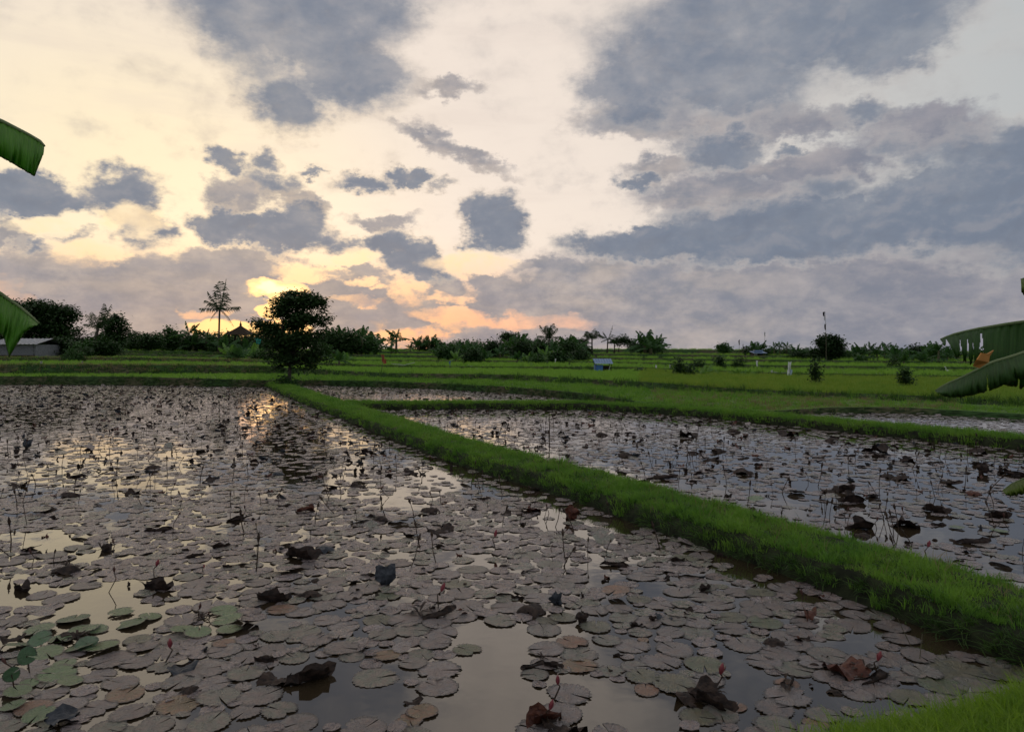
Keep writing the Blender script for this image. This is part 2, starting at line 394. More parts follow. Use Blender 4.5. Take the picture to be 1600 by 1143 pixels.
# ---------------------------------------------------------------- scattering (for what nobody could count)
proto_cols = {}
def proto_collection(name, meshes):
    c = bpy.data.collections.new(name)
    for i, me in enumerate(meshes):
        o = bpy.data.objects.new(f'{name}_source', me); c.objects.link(o)
        o.name = f'{name}_{chr(97 + i)}'
    proto_cols[name] = c; return c
def scatter(name, coll, pts, rot, scl, kind='stuff', parent=None):
    n = len(pts)
    me = bpy.data.meshes.new(name); me.vertices.add(n)
    me.vertices.foreach_set('co', np.asarray(pts, dtype=np.float32).ravel())
    for an, arr in (('rot', rot), ('scl', scl)):
        a = me.attributes.new(an, 'FLOAT_VECTOR', 'POINT'); a.data.foreach_set('vector', np.asarray(arr, dtype=np.float32).ravel())
    a = me.attributes.new('pid', 'INT', 'POINT'); a.data.foreach_set('value', rng.integers(0, len(coll.objects), n).astype(np.int32))
    me.update()
    o = obj(name, me, parent)
    ng = bpy.data.node_groups.new(name + '_scatter', 'GeometryNodeTree')
    ng.interface.new_socket('Geometry', in_out='INPUT', socket_type='NodeSocketGeometry')
    ng.interface.new_socket('Geometry', in_out='OUTPUT', socket_type='NodeSocketGeometry')
    N, L = ng.nodes, ng.links
    gi, go = N.new('NodeGroupInput'), N.new('NodeGroupOutput')
    iop = N.new('GeometryNodeInstanceOnPoints'); ci = N.new('GeometryNodeCollectionInfo')
    ci.inputs['Collection'].default_value = coll; ci.inputs['Separate Children'].default_value = True; ci.inputs['Reset Children'].default_value = True
    def na(nm, ty):
        q = N.new('GeometryNodeInputNamedAttribute'); q.data_type = ty; q.inputs['Name'].default_value = nm
        return q.outputs['Attribute']
    e2r = N.new('FunctionNodeEulerToRotation')
    L.new(na('rot', 'FLOAT_VECTOR'), e2r.inputs[0]); L.new(e2r.outputs[0], iop.inputs['Rotation'])
    L.new(na('scl', 'FLOAT_VECTOR'), iop.inputs['Scale']); L.new(na('pid', 'INT'), iop.inputs['Instance Index'])
    iop.inputs['Pick Instance'].default_value = True
    L.new(gi.outputs[0], iop.inputs['Points']); L.new(ci.outputs[0], iop.inputs['Instance']); L.new(iop.outputs[0], go.inputs[0])
    md = o.modifiers.new('scatter', 'NODES'); md.node_group = ng
    tag(o, kind=kind); return o

def tuft_mesh(name, mat, nb, h, w, spread, lean, segs=3, seed=0, dens_low=0.6):
    r = np.random.default_rng(seed); mb = MB()
    for i in range(nb):
        a = r.uniform(0, 6.283); d = spread * math.sqrt(r.uniform()); x, y = d * math.cos(a), d * math.sin(a)
        hh = h * r.uniform(dens_low, 1.1); la = a + r.normal(0, .9); ln = lean * r.uniform(.2, 1.3); ww = w * r.uniform(.7, 1.2)
        px_, py_ = -math.sin(la) * ww, math.cos(la) * ww; tw = r.uniform(0, 6.283)
        px_, py_ = math.cos(tw) * ww, math.sin(tw) * ww
        vs, fs = [], []
        for s_ in range(segs + 1):
            t = s_ / segs; k = ln * hh * t * t; z = hh * (t - .35 * ln * t * t); f_ = (1 - t) ** .6 if s_ < segs else 0
            c = (x + math.cos(la) * k, y + math.sin(la) * k)
            if s_ < segs: vs += [(c[0] - px_ * f_, c[1] - py_ * f_, z), (c[0] + px_ * f_, c[1] + py_ * f_, z)]
            else: vs.append((c[0], c[1], z))
        for s_ in range(segs - 1): b = 2 * s_; fs.append((b, b + 1, b + 3, b + 2))
        fs.append((2 * segs - 2, 2 * segs - 1, 2 * segs)); mb.add(vs, fs)
    return mb.mesh(name, mat)

# ---------------------------------------------------------------- terraced land
PXS = [-1900, -600, 0, 200, 400, 500, 600, 660, 800, 910, 960, 1000, 1100, 1200, 1300, 1400, 1600, 2200, 3500]
def full(d, key):
    xs = sorted(d); return np.interp(PXS, xs, [d[x][key] for x in xs])
# distance of each bank's foot and the image row of its top edge, along bearings of the photo
LAY = [
 {0: (52.3, None, .50), 200: (51.4, None, .50), 380: (49.0, None, .45), 430: (48.5, None, .3), 480: (51.3, None, .28), 600: (48.5, None, .28), 660: (47, None, .28), 800: (41.4, None, .26), 910: (35.5, None, .24), 960: (32.2, None, .22),
  1000: (30.2, None, .2), 1100: (27.7, None, .16), 1200: (26.6, None, .12), 1300: (28.6, None, .10), 1400: (28.3, None, .10), 1600: (25.9, None, .08), 2200: (24, None, .08)},
 {0: (60.6, 572), 200: (61, 572), 400: (64, 574), 500: (65, 580), 600: (57, 585), 800: (53, 588), 1000: (43, 600), 1200: (38, 614), 1400: (34, 622), 1600: (31, 633), 2200: (30, 640)},
 {0: (84, 560), 200: (84, 560), 400: (84, 564), 500: (82, 569), 600: (75, 573), 800: (73, 575), 1000: (72, 576), 1200: (62, 585), 1400: (58, 588), 1600: (56, 592), 2200: (52, 594)},
 {0: (103, 553.5), 200: (103, 553.5), 400: (100, 557), 500: (100, 562), 600: (98, 564), 800: (97, 565), 1000: (88, 568), 1200: (78, 573), 1400: (74, 575), 1600: (72, 577), 2200: (70, 578)},
 {0: (122, 549.5), 200: (122, 549), 400: (120, 551), 500: (125, 554), 600: (118, 556), 800: (118, 558), 1000: (104, 561), 1200: (95, 564), 1400: (92, 566), 1600: (90, 567), 2200: (90, 568)},
 {0: (140, 547.5), 200: (140, 546.5), 400: (140, 548), 500: (145, 550), 600: (140, 550), 800: (140, 552), 1000: (122, 555), 1200: (114, 557), 1400: (110, 559), 1600: (110, 560), 2200: (110, 560)},
 {0: (165, 546.5), 200: (165, 545.5), 400: (165, 546.5), 500: (165, 547.5), 600: (165, 547), 800: (165, 548), 1000: (145, 547.2), 1200: (138, 549), 1400: (134, 552), 1600: (132, 553), 2200: (132, 553)},
]
NL = len(LAY)
TD = [full(l, 0) for l in LAY]
TZ = [full(LAY[0], 2)] + [EYE - (full(l, 1) - HY) * TD[i + 1] / F for i, l in enumerate(LAY[1:])]
def wob(px, k, amp=1.0):
    return amp * (mnoise.noise(Vector((px * .004 + 31 * k, k * 7.1, 0))) * 1.6 + mnoise.noise(Vector((px * .02 + 11 * k, k * 3.3, 5))) * .5)
def layer_at(px):
    px = float(np.clip(px, -1900, 3500)); out = []
    for k in range(NL):
        d = float(np.interp(px, PXS, TD[k])) + (wob(px, k) * (0.012 * float(np.interp(px, PXS, TD[k])) if k else 0.25))
        z = float(np.interp(px, PXS, TZ[k])) + mnoise.noise(Vector((px * .006, k * 5.5, 2))) * .04
        out.append((d, z))
    return out
_lc = {}
def land_z(x, y):
    """height of the land at a place, None over the ponds"""
    px = HX + x / y * F
    key = round(px / 4)
    if key not in _lc: _lc[key] = layer_at(key * 4)
    L_ = _lc[key]
    if y < L_[0][0]: return None
    z = None
    for k, (d, zz) in enumerate(L_):
        nd = L_[k + 1][0] if k + 1 < NL else 1e9
        if y < nd: z = zz; break
    if k == NL - 1: z = L_[-1][1]
    w = .35 + .25 * k
    d0 = L_[k][0]
    if y < d0 + w:
        zp = L_[k - 1][1] if k else -.35
        z = zp + (z - zp) * min(1, (y - d0) / w)
    return z
mb = MB(); ncol = 420
us = np.linspace(-2.35, 2.35, ncol); prev = None; rows = None
allv = []; 
for u in us:
    L_ = layer_at(HX + u * F); colv = []
    for k, (d, z) in enumerate(L_):
        zp = L_[k - 1][1] if k else -.35
        w = .35 + .25 * k
        colv += [(d, zp, 1), (d + w * .8, z + .02, 1), (d + w, z + .10 + .02 * k, 0), (d + w + .5 + .1 * k, z + .08, 0), (d + w + .7 + .1 * k, z, 0)]
        nd = L_[k + 1][0] if k + 1 < NL else d + 60
        for t in (.5,): colv.append((d + w + 1.0 + (nd - d - w - 1.0) * t, z, 0))
    d, z = L_[-1]
    colv += [(d + 90, z + .1, 0), (400, 1.9, 0), (900, 1.0, 0), (3000, -1.0, 0)]
    allv.append([(u * a, a, b) for a, b, c in colv]); flags = [c for a, b, c in colv]
nr = len(flags)
verts = [v for c in allv for v in c]
faces, mi = [], []
for i in range(ncol - 1):
    for j in range(nr - 1):
        faces.append((i * nr + j, (i + 1) * nr + j, (i + 1) * nr + j + 1, i * nr + j + 1)); mi.append(1 if flags[j] and j % 6 in (0, 1) else 0)
land = obj('terraced_fields', mesh('terraced_fields', verts, faces, [M['field'], M['riser']], mi, True))
tag(land, 'green terraced rice fields rising in low steps beyond the ponds', kind='structure')
gsz = 3000
ground = obj('ground', mesh('ground', [(-gsz, -gsz, -.36), (gsz, -gsz, -.36), (gsz, gsz, -.8), (-gsz, gsz, -.8)], [(0, 1, 2, 3)], M['field']))
tag(ground, 'wet earth beneath the ponds and fields', kind='structure')
water = obj('water', mesh('water', [(-115, -20, 0), (115, -20, 0), (115, 60, 0), (-115, 60, 0)], [(0, 1, 2, 3)], M['water']))
tag(water, 'still pond water reflecting the sunset sky', kind='structure')

# ---------------------------------------------------------------- dykes between the ponds
def resample(pts, step):
    pts = [Vector(p + (0,)) if len(p) == 2 else Vector(p) for p in pts]
    # smooth with Catmull-Rom
    out = []
    for i in range(len(pts) - 1):
        p0, p1, p2, p3 = pts[max(i - 1, 0)], pts[i], pts[i + 1], pts[min(i + 2, len(pts) - 1)]
        n = max(1, int((p2 - p1).length / step))
        for j in range(n):
            t = j / n
            out.append(.5 * ((2 * p1) + (p2 - p0) * t + (2 * p0 - 5 * p1 + 4 * p2 - p3) * t * t + (3 * p1 - p0 - 3 * p2 + p3) * t ** 3))
    out.append(pts[-1]); return out
def offset(path, d):
    out = []
    for i, p in enumerate(path):
        t = (path[min(i + 1, len(path) - 1)] - path[max(i - 1, 0)]).normalized(); nrm = Vector((-t.y, t.x, 0))
        out.append(p + nrm * d)
    return out
def make_dyke(name, path, hw, h, label):
    prof = [(-1.06, -.35), (-1.0, .0), (-.97, .5), (-.84, .9), (-.35, 1.03), (0, 1.0), (.35, 1.03), (.72, .93), (.9, .55), (1.0, 0), (1.12, -.35)]
    vs, fs = [], []
    for i, p in enumerate(path):
        t = (path[min(i + 1, len(path) - 1)] - path[max(i - 1, 0)]).normalized(); nrm = Vector((-t.y, t.x, 0))
        for j, (a, b) in enumerate(prof):
            nz = mnoise.noise(Vector((p.x * .8 + j * 3.1, p.y * .8, j * 2.2)))
            wv = hw * (1 + .10 * nz)
            vs.append((p.x + nrm.x * a * wv, p.y + nrm.y * a * wv, (b * h * (1 + .22 * nz)) if b > 0 else b * 1.0))
    n = len(prof)
    for i in range(len(path) - 1):
        for j in range(n - 1): fs.append((i * n + j, (i + 1) * n + j, (i + 1) * n + j + 1, i * n + j + 1))
    o = obj(name, mesh(name, vs, fs, M['soil'], smooth=True)); tag(o, label, kind='structure'); return o
foot1 = [(-20.0, 57), (-15.6, 47.4), (-10.2, 35.2), (-4.92, 23.7), (-1.4, 16.1), (.62, 12.5), (1.77, 10.2), (2.80, 8.1), (3.42, 6.73), (3.80, 5.69), (4.4, 4.6), (5.4, 3.4)]
HW1 = .64
p1 = offset(resample(foot1, .25), HW1)
make_dyke('pond_dyke', p1, HW1, .25, 'grassy earth dyke running diagonally between the two lily ponds')
foot2 = [(-7.2, 30.4), (-4.7, 30.2), (-1, 30.4), (2.6, 30.1), (4.95, 28.6), (6.86, 26.5), (9.0, 23.2), (10.6, 20.5), (12.4, 17.9), (15, 14.6), (20, 9.6), (30, 3)]
p2 = offset(resample(foot2, .3), .58)
make_dyke('cross_dyke', p2, .58, .24, 'low dark green dyke curving across behind the right pond')
# bank in the near right corner, carrying on behind the camera
edge = [(-30, 1.5), (-8, 2.4), (-2, 3.0), (0.2, 3.45), (1.15, 3.95), (1.85, 4.38), (2.6, 4.62), (3.3, 4.92), (4.0, 5.25), (5.2, 5.35), (8, 4.6), (30, -3)]
ep = resample(edge, .2)
vs, fs = [], []
pro = [(.12, -.35), (.0, .02), (-.12, .12), (-.35, .17), (-1.2, .26), (-2.6, .5), (-6, .55), (-26, .5)]
for i, p in enumerate(ep):
    t = (ep[min(i + 1, len(ep) - 1)] - ep[max(i - 1, 0)]).normalized(); nrm = Vector((-t.y, t.x, 0))
    for j, (a, b) in enumerate(pro):
        q = p + (nrm * a if a > -1 else nrm * -1 + Vector((0, a + 1, 0))); nz = mnoise.noise(Vector((q.x * 1.3, q.y * 1.3, 0)))
        vs.append((q.x, q.y, b + (.04 * nz if b > 0 else 0)))
n = len(pro)
for i in range(len(ep) - 1):
    for j in range(n - 1): fs.append((i * n + j, i * n + j + 1, (i + 1) * n + j + 1, (i + 1) * n + j))
near_bank = obj('near_bank', mesh('near_bank', vs, fs, M['soil'], smooth=True)); tag(near_bank, 'grassy earth bank at the near corner of the pond', kind='structure')

# ---------------------------------------------------------------- grass
C_fore = proto_collection('near_grass_tuft', [tuft_mesh('near_grass_tuft', M['grass_fore'], 12, .27, .0058, .08, .85, 5, 100 + i, .25) for i in range(4)])
C_grass = proto_collection('dyke_grass_tuft', [tuft_mesh('dyke_grass_tuft', M['grass'], 26, .105, .0040, .07, .7, 3, 200 + i, .4) for i in range(5)])
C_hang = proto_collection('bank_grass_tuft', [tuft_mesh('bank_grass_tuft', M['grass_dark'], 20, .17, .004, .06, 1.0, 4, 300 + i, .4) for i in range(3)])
C_far = proto_collection('verge_grass_tuft', [tuft_mesh('verge_grass_tuft', M['grass'], 26, .24, .016, .22, .5, 2, 400 + i, .4) for i in range(4)])
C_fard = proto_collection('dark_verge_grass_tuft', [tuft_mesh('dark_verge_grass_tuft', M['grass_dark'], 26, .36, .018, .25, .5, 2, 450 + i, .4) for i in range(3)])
C_dry = proto_collection('dry_grass_tuft', [tuft_mesh('dry_grass_tuft', M['grass_dry'], 22, .30, .013, .25, .6, 2, 500 + i, .4) for i in range(3)])
C_rg = proto_collection('green_rice_tuft', [tuft_mesh('green_rice_tuft', M['rice_green'], 22, .34, .012, .12, .35, 2, 600 + i, .6) for i in range(4)])
C_ry = proto_collection('gold_rice_tuft', [tuft_mesh('gold_rice_tuft', M['rice_gold'], 22, .40, .012, .13, .45, 2, 700 + i, .6) for i in range(4)])

def strip_points(path, hw, prof_z, dens, tmin=-1.0, tmax=1.0):
    """dens(y) tufts per m2 along a dyke"""
    P_, out = path, []
    for i in range(len(P_) - 1):
        a, b = P_[i], P_[i + 1]; t = (b - a); ln = t.length; t.normalize(); nrm = Vector((-t.y, t.x, 0))
        n_ = rng.poisson(ln * 2 * hw * (tmax - tmin) / 2 * dens(a.y))
        for _ in range(n_):
            s_, w = rng.uniform(), rng.uniform(tmin, tmax)
            q = a + (b - a) * s_ + nrm * (w * hw); out.append((q.x, q.y, prof_z(abs(w)), w, math.atan2(nrm.y, nrm.x)))
    return np.array(out)
def pz(h): return lambda w: float(np.interp(w, [0, .72, .9, 1.0], [h, .93 * h, .55 * h, -.01])) - .015
def zrot(n): return np.stack([rng.normal(0, .12, n), rng.normal(0, .12, n), rng.uniform(0, 6.283, n)], 1)
def sc(n, lo, hi, zvar=.25):
    s_ = rng.uniform(lo, hi, n); return np.stack([s_, s_, s_ * rng.uniform(1 - zvar, 1 + zvar, n)], 1)
a = strip_points([p for p in p1 if p.y < 50], HW1, pz(.25), lambda y: float(np.interp(y, [4, 8, 14, 25, 50], [300, 280, 190, 90, 60])), -.97, .98)
a = a[(a[:, 3] > -.74) | (rng.uniform(size=len(a)) < np.interp(a[:, 1], [6, 9, 14], [.12, .55, .95]))]
n = len(a)
clump = np.array([1 + .6 * mnoise.noise(Vector((x * 2.1, y * 2.1, 0))) + .35 * mnoise.noise(Vector((x * 6, y * 6, 7))) for x, y in a[:, :2]])
s_ = sc(n, .75, 1.25) * np.interp(a[:, 1], [5, 12, 25, 50], [.95, 1.05, 1.35, 1.7])[:, None] * clump[:, None]
o = scatter('dyke_grass', C_grass, a[:, :3], zrot(n), s_); tag(o, 'short bright green grass covering the diagonal dyke')
C_straw = proto_collection('dry_straw', [tuft_mesh('dry_straw', M['grass_dry'], 5, .17, .003, .06, .9, 3, 240 + i, .4) for i in range(3)])
C_weed = proto_collection('broad_weed', [tuft_mesh('broad_weed', M['grass_dark'], 9, .09, .014, .05, 1.1, 3, 260 + i, .5) for i in range(3)])
for cc, dn, nm, lb in ((C_straw, 14, 'dry_straws', 'scattered dry straws among the dyke grass'), (C_weed, 26, 'broad_weeds', 'broad leaved weeds among the dyke grass')):
    a = strip_points([p for p in p1 if p.y < 30], HW1, pz(.25), lambda y: dn * (1 if y < 15 else .5), -.8, .98); n = len(a); o = scatter(nm, cc, a[:, :3], zrot(n), sc(n, .8, 1.5)); tag(o, lb)
# longer grass hanging over the sides, whose undercut shade is put into the colours
def side(path, hw, h, side_, dens, nm, label, smul=1.0):
    a = strip_points(path, hw, pz(h), dens, *((-.98, -.86) if side_ < 0 else (.86, 1.02)))
    n = len(a); rot = np.zeros((n, 3)); ang = a[:, 4] + (math.pi if side_ < 0 else 0)
    tilt = rng.uniform(.5, 1.35, n)       # lean outwards: rotate about the axis across the outward direction
    rot[:, 2] = ang; rot[:, 1] = tilt; rot[:, 0] = rng.normal(0, .3, n)
    o = scatter(nm, C_hang, a[:, :3] + np.array([0, 0, .02]), rot, sc(n, .7, 1.3) * smul); tag(o, label); return o
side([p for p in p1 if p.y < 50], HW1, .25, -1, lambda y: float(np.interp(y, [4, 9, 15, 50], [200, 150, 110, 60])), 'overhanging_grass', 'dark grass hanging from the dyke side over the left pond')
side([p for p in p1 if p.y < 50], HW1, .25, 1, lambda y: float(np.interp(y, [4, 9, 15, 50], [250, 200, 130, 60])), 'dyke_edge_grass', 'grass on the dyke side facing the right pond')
a = strip_points(p2, .58, pz(.24), lambda y: float(np.interp(y, [8, 20, 32], [120, 90, 80])), -1.0, .98); n = len(a)
o = scatter('cross_dyke_grass', C_grass, a[:, :3], zrot(n), sc(n, 1.3, 2.0)); tag(o, 'thick dark green grass covering the dyke behind the right pond')
# near corner
pts = []
for _ in range(42000):
    x, y = rng.uniform(-1, 6.5), rng.uniform(2.6, 5.75)
    d_ = min(((x - q.x) * 1, (y - q.y)) [0] ** 2 + (y - q.y) ** 2 for q in ()) if False else 0
    pts.append((x, y))
pts = np.array(pts); ex = np.array([q.x for q in ep]); ey = np.array([q.y for q in ep])
ylim = np.interp(pts[:, 0], ex[ex.argsort()], ey[ex.argsort()])
dep = ylim - pts[:, 1] + rng.normal(0, .05, len(pts)); keep = (dep > .0) & (rng.uniform(size=len(pts)) < np.interp(dep, [0, .2, 2.0, 3.0], [.35, 1, .6, .4]))
pts, dep = pts[keep], dep[keep]; n = len(pts)
zz = np.interp(dep, [0, .12, .35, 1.2, 2.6], [.02, .12, .17, .26, .5]) - .02
o = scatter('near_grass', C_fore, np.column_stack([pts, zz]), zrot(n), sc(n, .55, 1.0) * np.interp(dep, [0, .3, 1], [.75, .9, 1.05])[:, None]); tag(o, 'bright green grass on the bank in the near right corner')

# fields: sample the land band by band
def band_points(px0, px1, k0, k1, dens, jitter=True, edge_only=None, rows=None):
    """tufts on terrace surfaces k0..k1-1 between two bearings; edge_only=(a,b): metres from the bank foot"""
    out = []
    for k in range(k0, k1):
        for px in np.arange(px0, px1, 4.0):
            key = round(px / 4)
            if key not in _lc: _lc[key] = layer_at(key * 4)
            L_ = _lc[key]; d0 = L_[k][0]; d1 = L_[k + 1][0] if k + 1 < NL else d0 + 40
            if edge_only: a_, b_ = d0 + edge_only[0], min(d0 + edge_only[1], d1)
            else: a_, b_ = d0 + .35 + .25 * k, d1 - .1
            if b_ <= a_: continue
            area = (b_ - a_) * (4 / F) * (a_ + b_) / 2
            for _ in range(rng.poisson(area * dens)):
                y = rng.uniform(a_, b_); x = (px + rng.uniform(0, 4) - HX) / F * y
                if rows: y = round(y / rows) * rows + rng.normal(0, .02)
                z = land_z(x, y)
                if z is not None: out.append((x, y, z))
    return np.array(out)
def field_tufts(nm, coll, label, smin, smax, *args, **kw):
    a = band_points(*args, **kw); n = len(a); a[:, 2] -= .02
    o = scatter(nm, coll, a, zrot(n), sc(n, smin, smax)); tag(o, label); return n
tot = 0
tot += field_tufts('young_rice', C_rg, 'even light green young rice in the left field behind the big pond', .45, .65, -250, 400, 0, 1, 9, rows=.3)
tot += field_tufts('rough_grass', C_far, 'rough green grass between the far pond and the first rice field', .7, 1.2, 392, 1180, 0, 1, 5)
tot += field_tufts('marsh_grass', C_far, 'short marsh grass along the far right pond', .5, .9, 1180, 1800, 0, 1, 7)
tot += field_tufts('dry_verge', C_dry, 'brownish dry grass strip in front of the golden rice', .5, .9, 1020, 1500, 0, 1, 3)
tot += field_tufts('golden_rice', C_ry, 'ripening yellow green rice in the right middle field', .7, 1.25, 1000, 1850, 1, 2, 11)
tot += field_tufts('green_rice', C_rg, 'green rice in the centre field', .7, 1.1, 430, 1000, 1, 2, 7)
tot += field_tufts('left_rice', C_rg, 'rice on the upper left terraces', .7, 1.1, -250, 430, 1, 3, 2.6)
tot += field_tufts('upper_rice', C_rg, 'rice on the distant terraces', 1.0, 1.6, 430, 1850, 2, 4, 1.5)
tot += field_tufts('top_rice', C_rg, 'rice on the highest terraces', 1.3, 2.0, -250, 1850, 4, 7, .45)
tot += field_tufts('bund_grass', C_far, 'grass on the low bunds between terraces', .8, 1.4, -250, 1850, 1, 5, 4, edge_only=(.0, 1.6))
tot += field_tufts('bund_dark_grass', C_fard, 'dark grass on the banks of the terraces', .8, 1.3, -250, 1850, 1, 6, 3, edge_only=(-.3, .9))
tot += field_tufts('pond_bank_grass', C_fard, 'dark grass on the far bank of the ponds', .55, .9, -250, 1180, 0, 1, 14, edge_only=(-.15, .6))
tot += field_tufts('dry_bank_grass', C_dry, 'brown dry grass on the left terrace banks', .9, 1.5, -250, 400, 1, 3, 6, edge_only=(.2, 2.2))
print('field tufts', tot)

# ---------------------------------------------------------------- water lilies
def pad_f(base1, base2, edge, blue=.5, rough=.32, spec=.9):
    def f(k):
        oc = coord(k); x, y, z = k.sep(oc)
        rr = k.m('SQRT', k.m('ADD', k.m('MULTIPLY', x, x), k.m('MULTIPLY', y, y)))
        ang = k.m('ARCTAN2', y, x)
        vein = k.m('ABSOLUTE', k.m('SINE', k.m('MULTIPLY', ang, 9.0)))
        vein = k.m('MULTIPLY', k.ss(vein, .0, .22, 1, 0), k.ss(rr, .06, .95, 1, .15))
        off = k.v('ADD', oc, k.xyz(*(k.m('MULTIPLY', rnd(k), 37.0),) * 3))
        n1 = k.noise(off, 2.2, 4); n2 = k.noise(off, 9.0, 4, .65)
        c = k.mix(rnd(k), base1 + (1,), base2 + (1,))
        hue = k.m('FRACT', k.m('MULTIPLY', rnd(k), 7.3)); c = k.mix(k.ss(hue, .55, .9, 0, .75), c, (base1[0] * .70, base1[1] * 1.05, base1[2] * .60, 1)); c = k.mix(k.ss(hue, .35, .0, 0, .6), c, (base1[0] * .55, base1[1] * .5, base1[2] * .5, 1))
        c = k.mix(k.ss(n1, .42, .62, 0, .6), c, (base1[0] * 1.5, base1[1] * 1.15, base1[2] * .95, 1))
        c = k.mix(k.ss(n2, .52, .66, 0, .8), c, (.030, .018, .012, 1))
        c = k.mix(k.m('MULTIPLY', vein, .55), c, (base2[0] * 1.9, base2[1] * 1.8, base2[2] * 1.7, 1))
        fold = k.noise(k.xyz(k.m('MULTIPLY', ang, 3.0), k.m('MULTIPLY', rr, 1.2), k.m('MULTIPLY', rnd(k), 9.0)), 2.6, 3, .6); c = k.mix(k.ss(fold, .56, .68, 0, .55), c, (.035, .022, .018, 1))
        c = k.mix(k.ss(k.m('ADD', rr, k.m('MULTIPLY', n2, .12)), .86, 1.0), c, edge + (1,))
        h = k.m('ADD', k.m('MULTIPLY_ADD', fold, 2.0, k.m('MULTIPLY', vein, .8)), k.m('ADD', n2, k.m('MULTIPLY', n1, 2.0)))
        rg = k.m('MULTIPLY_ADD', n1, .35, rough - .17)
        principled(k, c, rg, spec, bump(k, h, .6, .05), ior=1.6)
    return f
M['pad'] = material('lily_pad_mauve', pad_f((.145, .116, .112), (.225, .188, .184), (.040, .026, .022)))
M['pad_green'] = material('lily_pad_green', pad_f((.075, .150, .040), (.13, .21, .055), (.06, .05, .02)))
M['pad_olive'] = material('lily_pad_olive', pad_f((.095, .095, .05), (.12, .11, .06), (.04, .03, .02)))
M['pad_rust'] = material('lily_pad_rust', pad_f((.20, .095, .05), (.24, .12, .06), (.05, .02, .01)))
M['pad_bright'] = material('lily_leaf_bright', pad_f((.035, .13, .035), (.05, .16, .04), (.03, .07, .02), rough=.35))
def crump_f(c1, c2, rough=.5):
    def f(k):
        off = k.v('ADD', coord(k), k.xyz(*(k.m('MULTIPLY', rnd(k), 41.0),) * 3)); n = k.noise(off, 5.0, 4, .6)
        principled(k, k.mix(k.ss(n, .35, .65), c1 + (1,), c2 + (1,)), rough, .25, bump(k, n, .6, .04))
    return f
M['crumple'] = material('withered_leaf_dark', crump_f((.014, .009, .008), (.050, .030, .022), .7))
M['crumple_blue'] = material('upturned_leaf_blue_sheen', crump_f((.020, .024, .032), (.05, .055, .065), .38))  # blueish sheen put into the base colour of some dark leaves
M['crumple_red'] = material('withered_leaf_red_brown', crump_f((.06, .018, .012), (.12, .04, .022)))
M['stalk'] = plain('lily_stalk', (.035, .022, .015), (.06, .035, .02), .6)
M['bud'] = plain('bud_pink', (.20, .035, .048), (.30, .065, .075), .5, scale=30)
M['bud_dark'] = plain('bud_brown', (.075, .030, .026), (.11, .05, .04), .6, scale=30)

def pad_mesh(name, mat, seed, teeth=.035, wave=.03, nn=44, lift=0.0, rings=(.3, .62, .9, 1.0), ell=.12, bite=0):
    r = np.random.default_rng(seed); mb = MB(); ph = r.uniform(0, 6.3, 6); el = 1 - r.uniform(0, ell)
    cut = r.uniform(.05, .13); vs = [(0, 0, -.008)]
    ba, bw = r.uniform(1, 5.2), r.uniform(.25, .5)
    for q, rr in enumerate(rings):
        for i in range(nn):
            a = cut + (2 * math.pi - 2 * cut) * i / (nn - 1)
            t = rr * (1 + .05 * math.sin(2 * a + ph[0]) + .04 * math.sin(3 * a + ph[1]))
            if q == len(rings) - 1: t *= 1 + teeth * (1 if i % 2 else -1) * r.uniform(.3, 1.3)
            if bite and abs(a - ba) < bw: t *= 1 - bite * (1 - abs(a - ba) / bw) * (.5 + .5 * rr)
            z = wave * rr * rr * (math.sin(3 * a + ph[2]) + .7 * math.sin(5 * a + ph[3]) + .5 * math.sin(9 * a + ph[4]))
            if rr > .95: z += lift + wave * .5 * math.sin(nn / 4 * a) + .004
            z -= .012 * (1 - rr)
            vs.append((t * math.cos(a), t * math.sin(a) * el, z))
    fs = [(0, 1 + i, 2 + i) for i in range(nn - 1)]
    for q in range(len(rings) - 1):
        b0, b1 = 1 + q * nn, 1 + (q + 1) * nn
        fs += [(b0 + i, b1 + i, b1 + i + 1, b0 + i + 1) for i in range(nn - 1)]
    mb.add(vs, fs); return mb.mesh(name, mat, True)
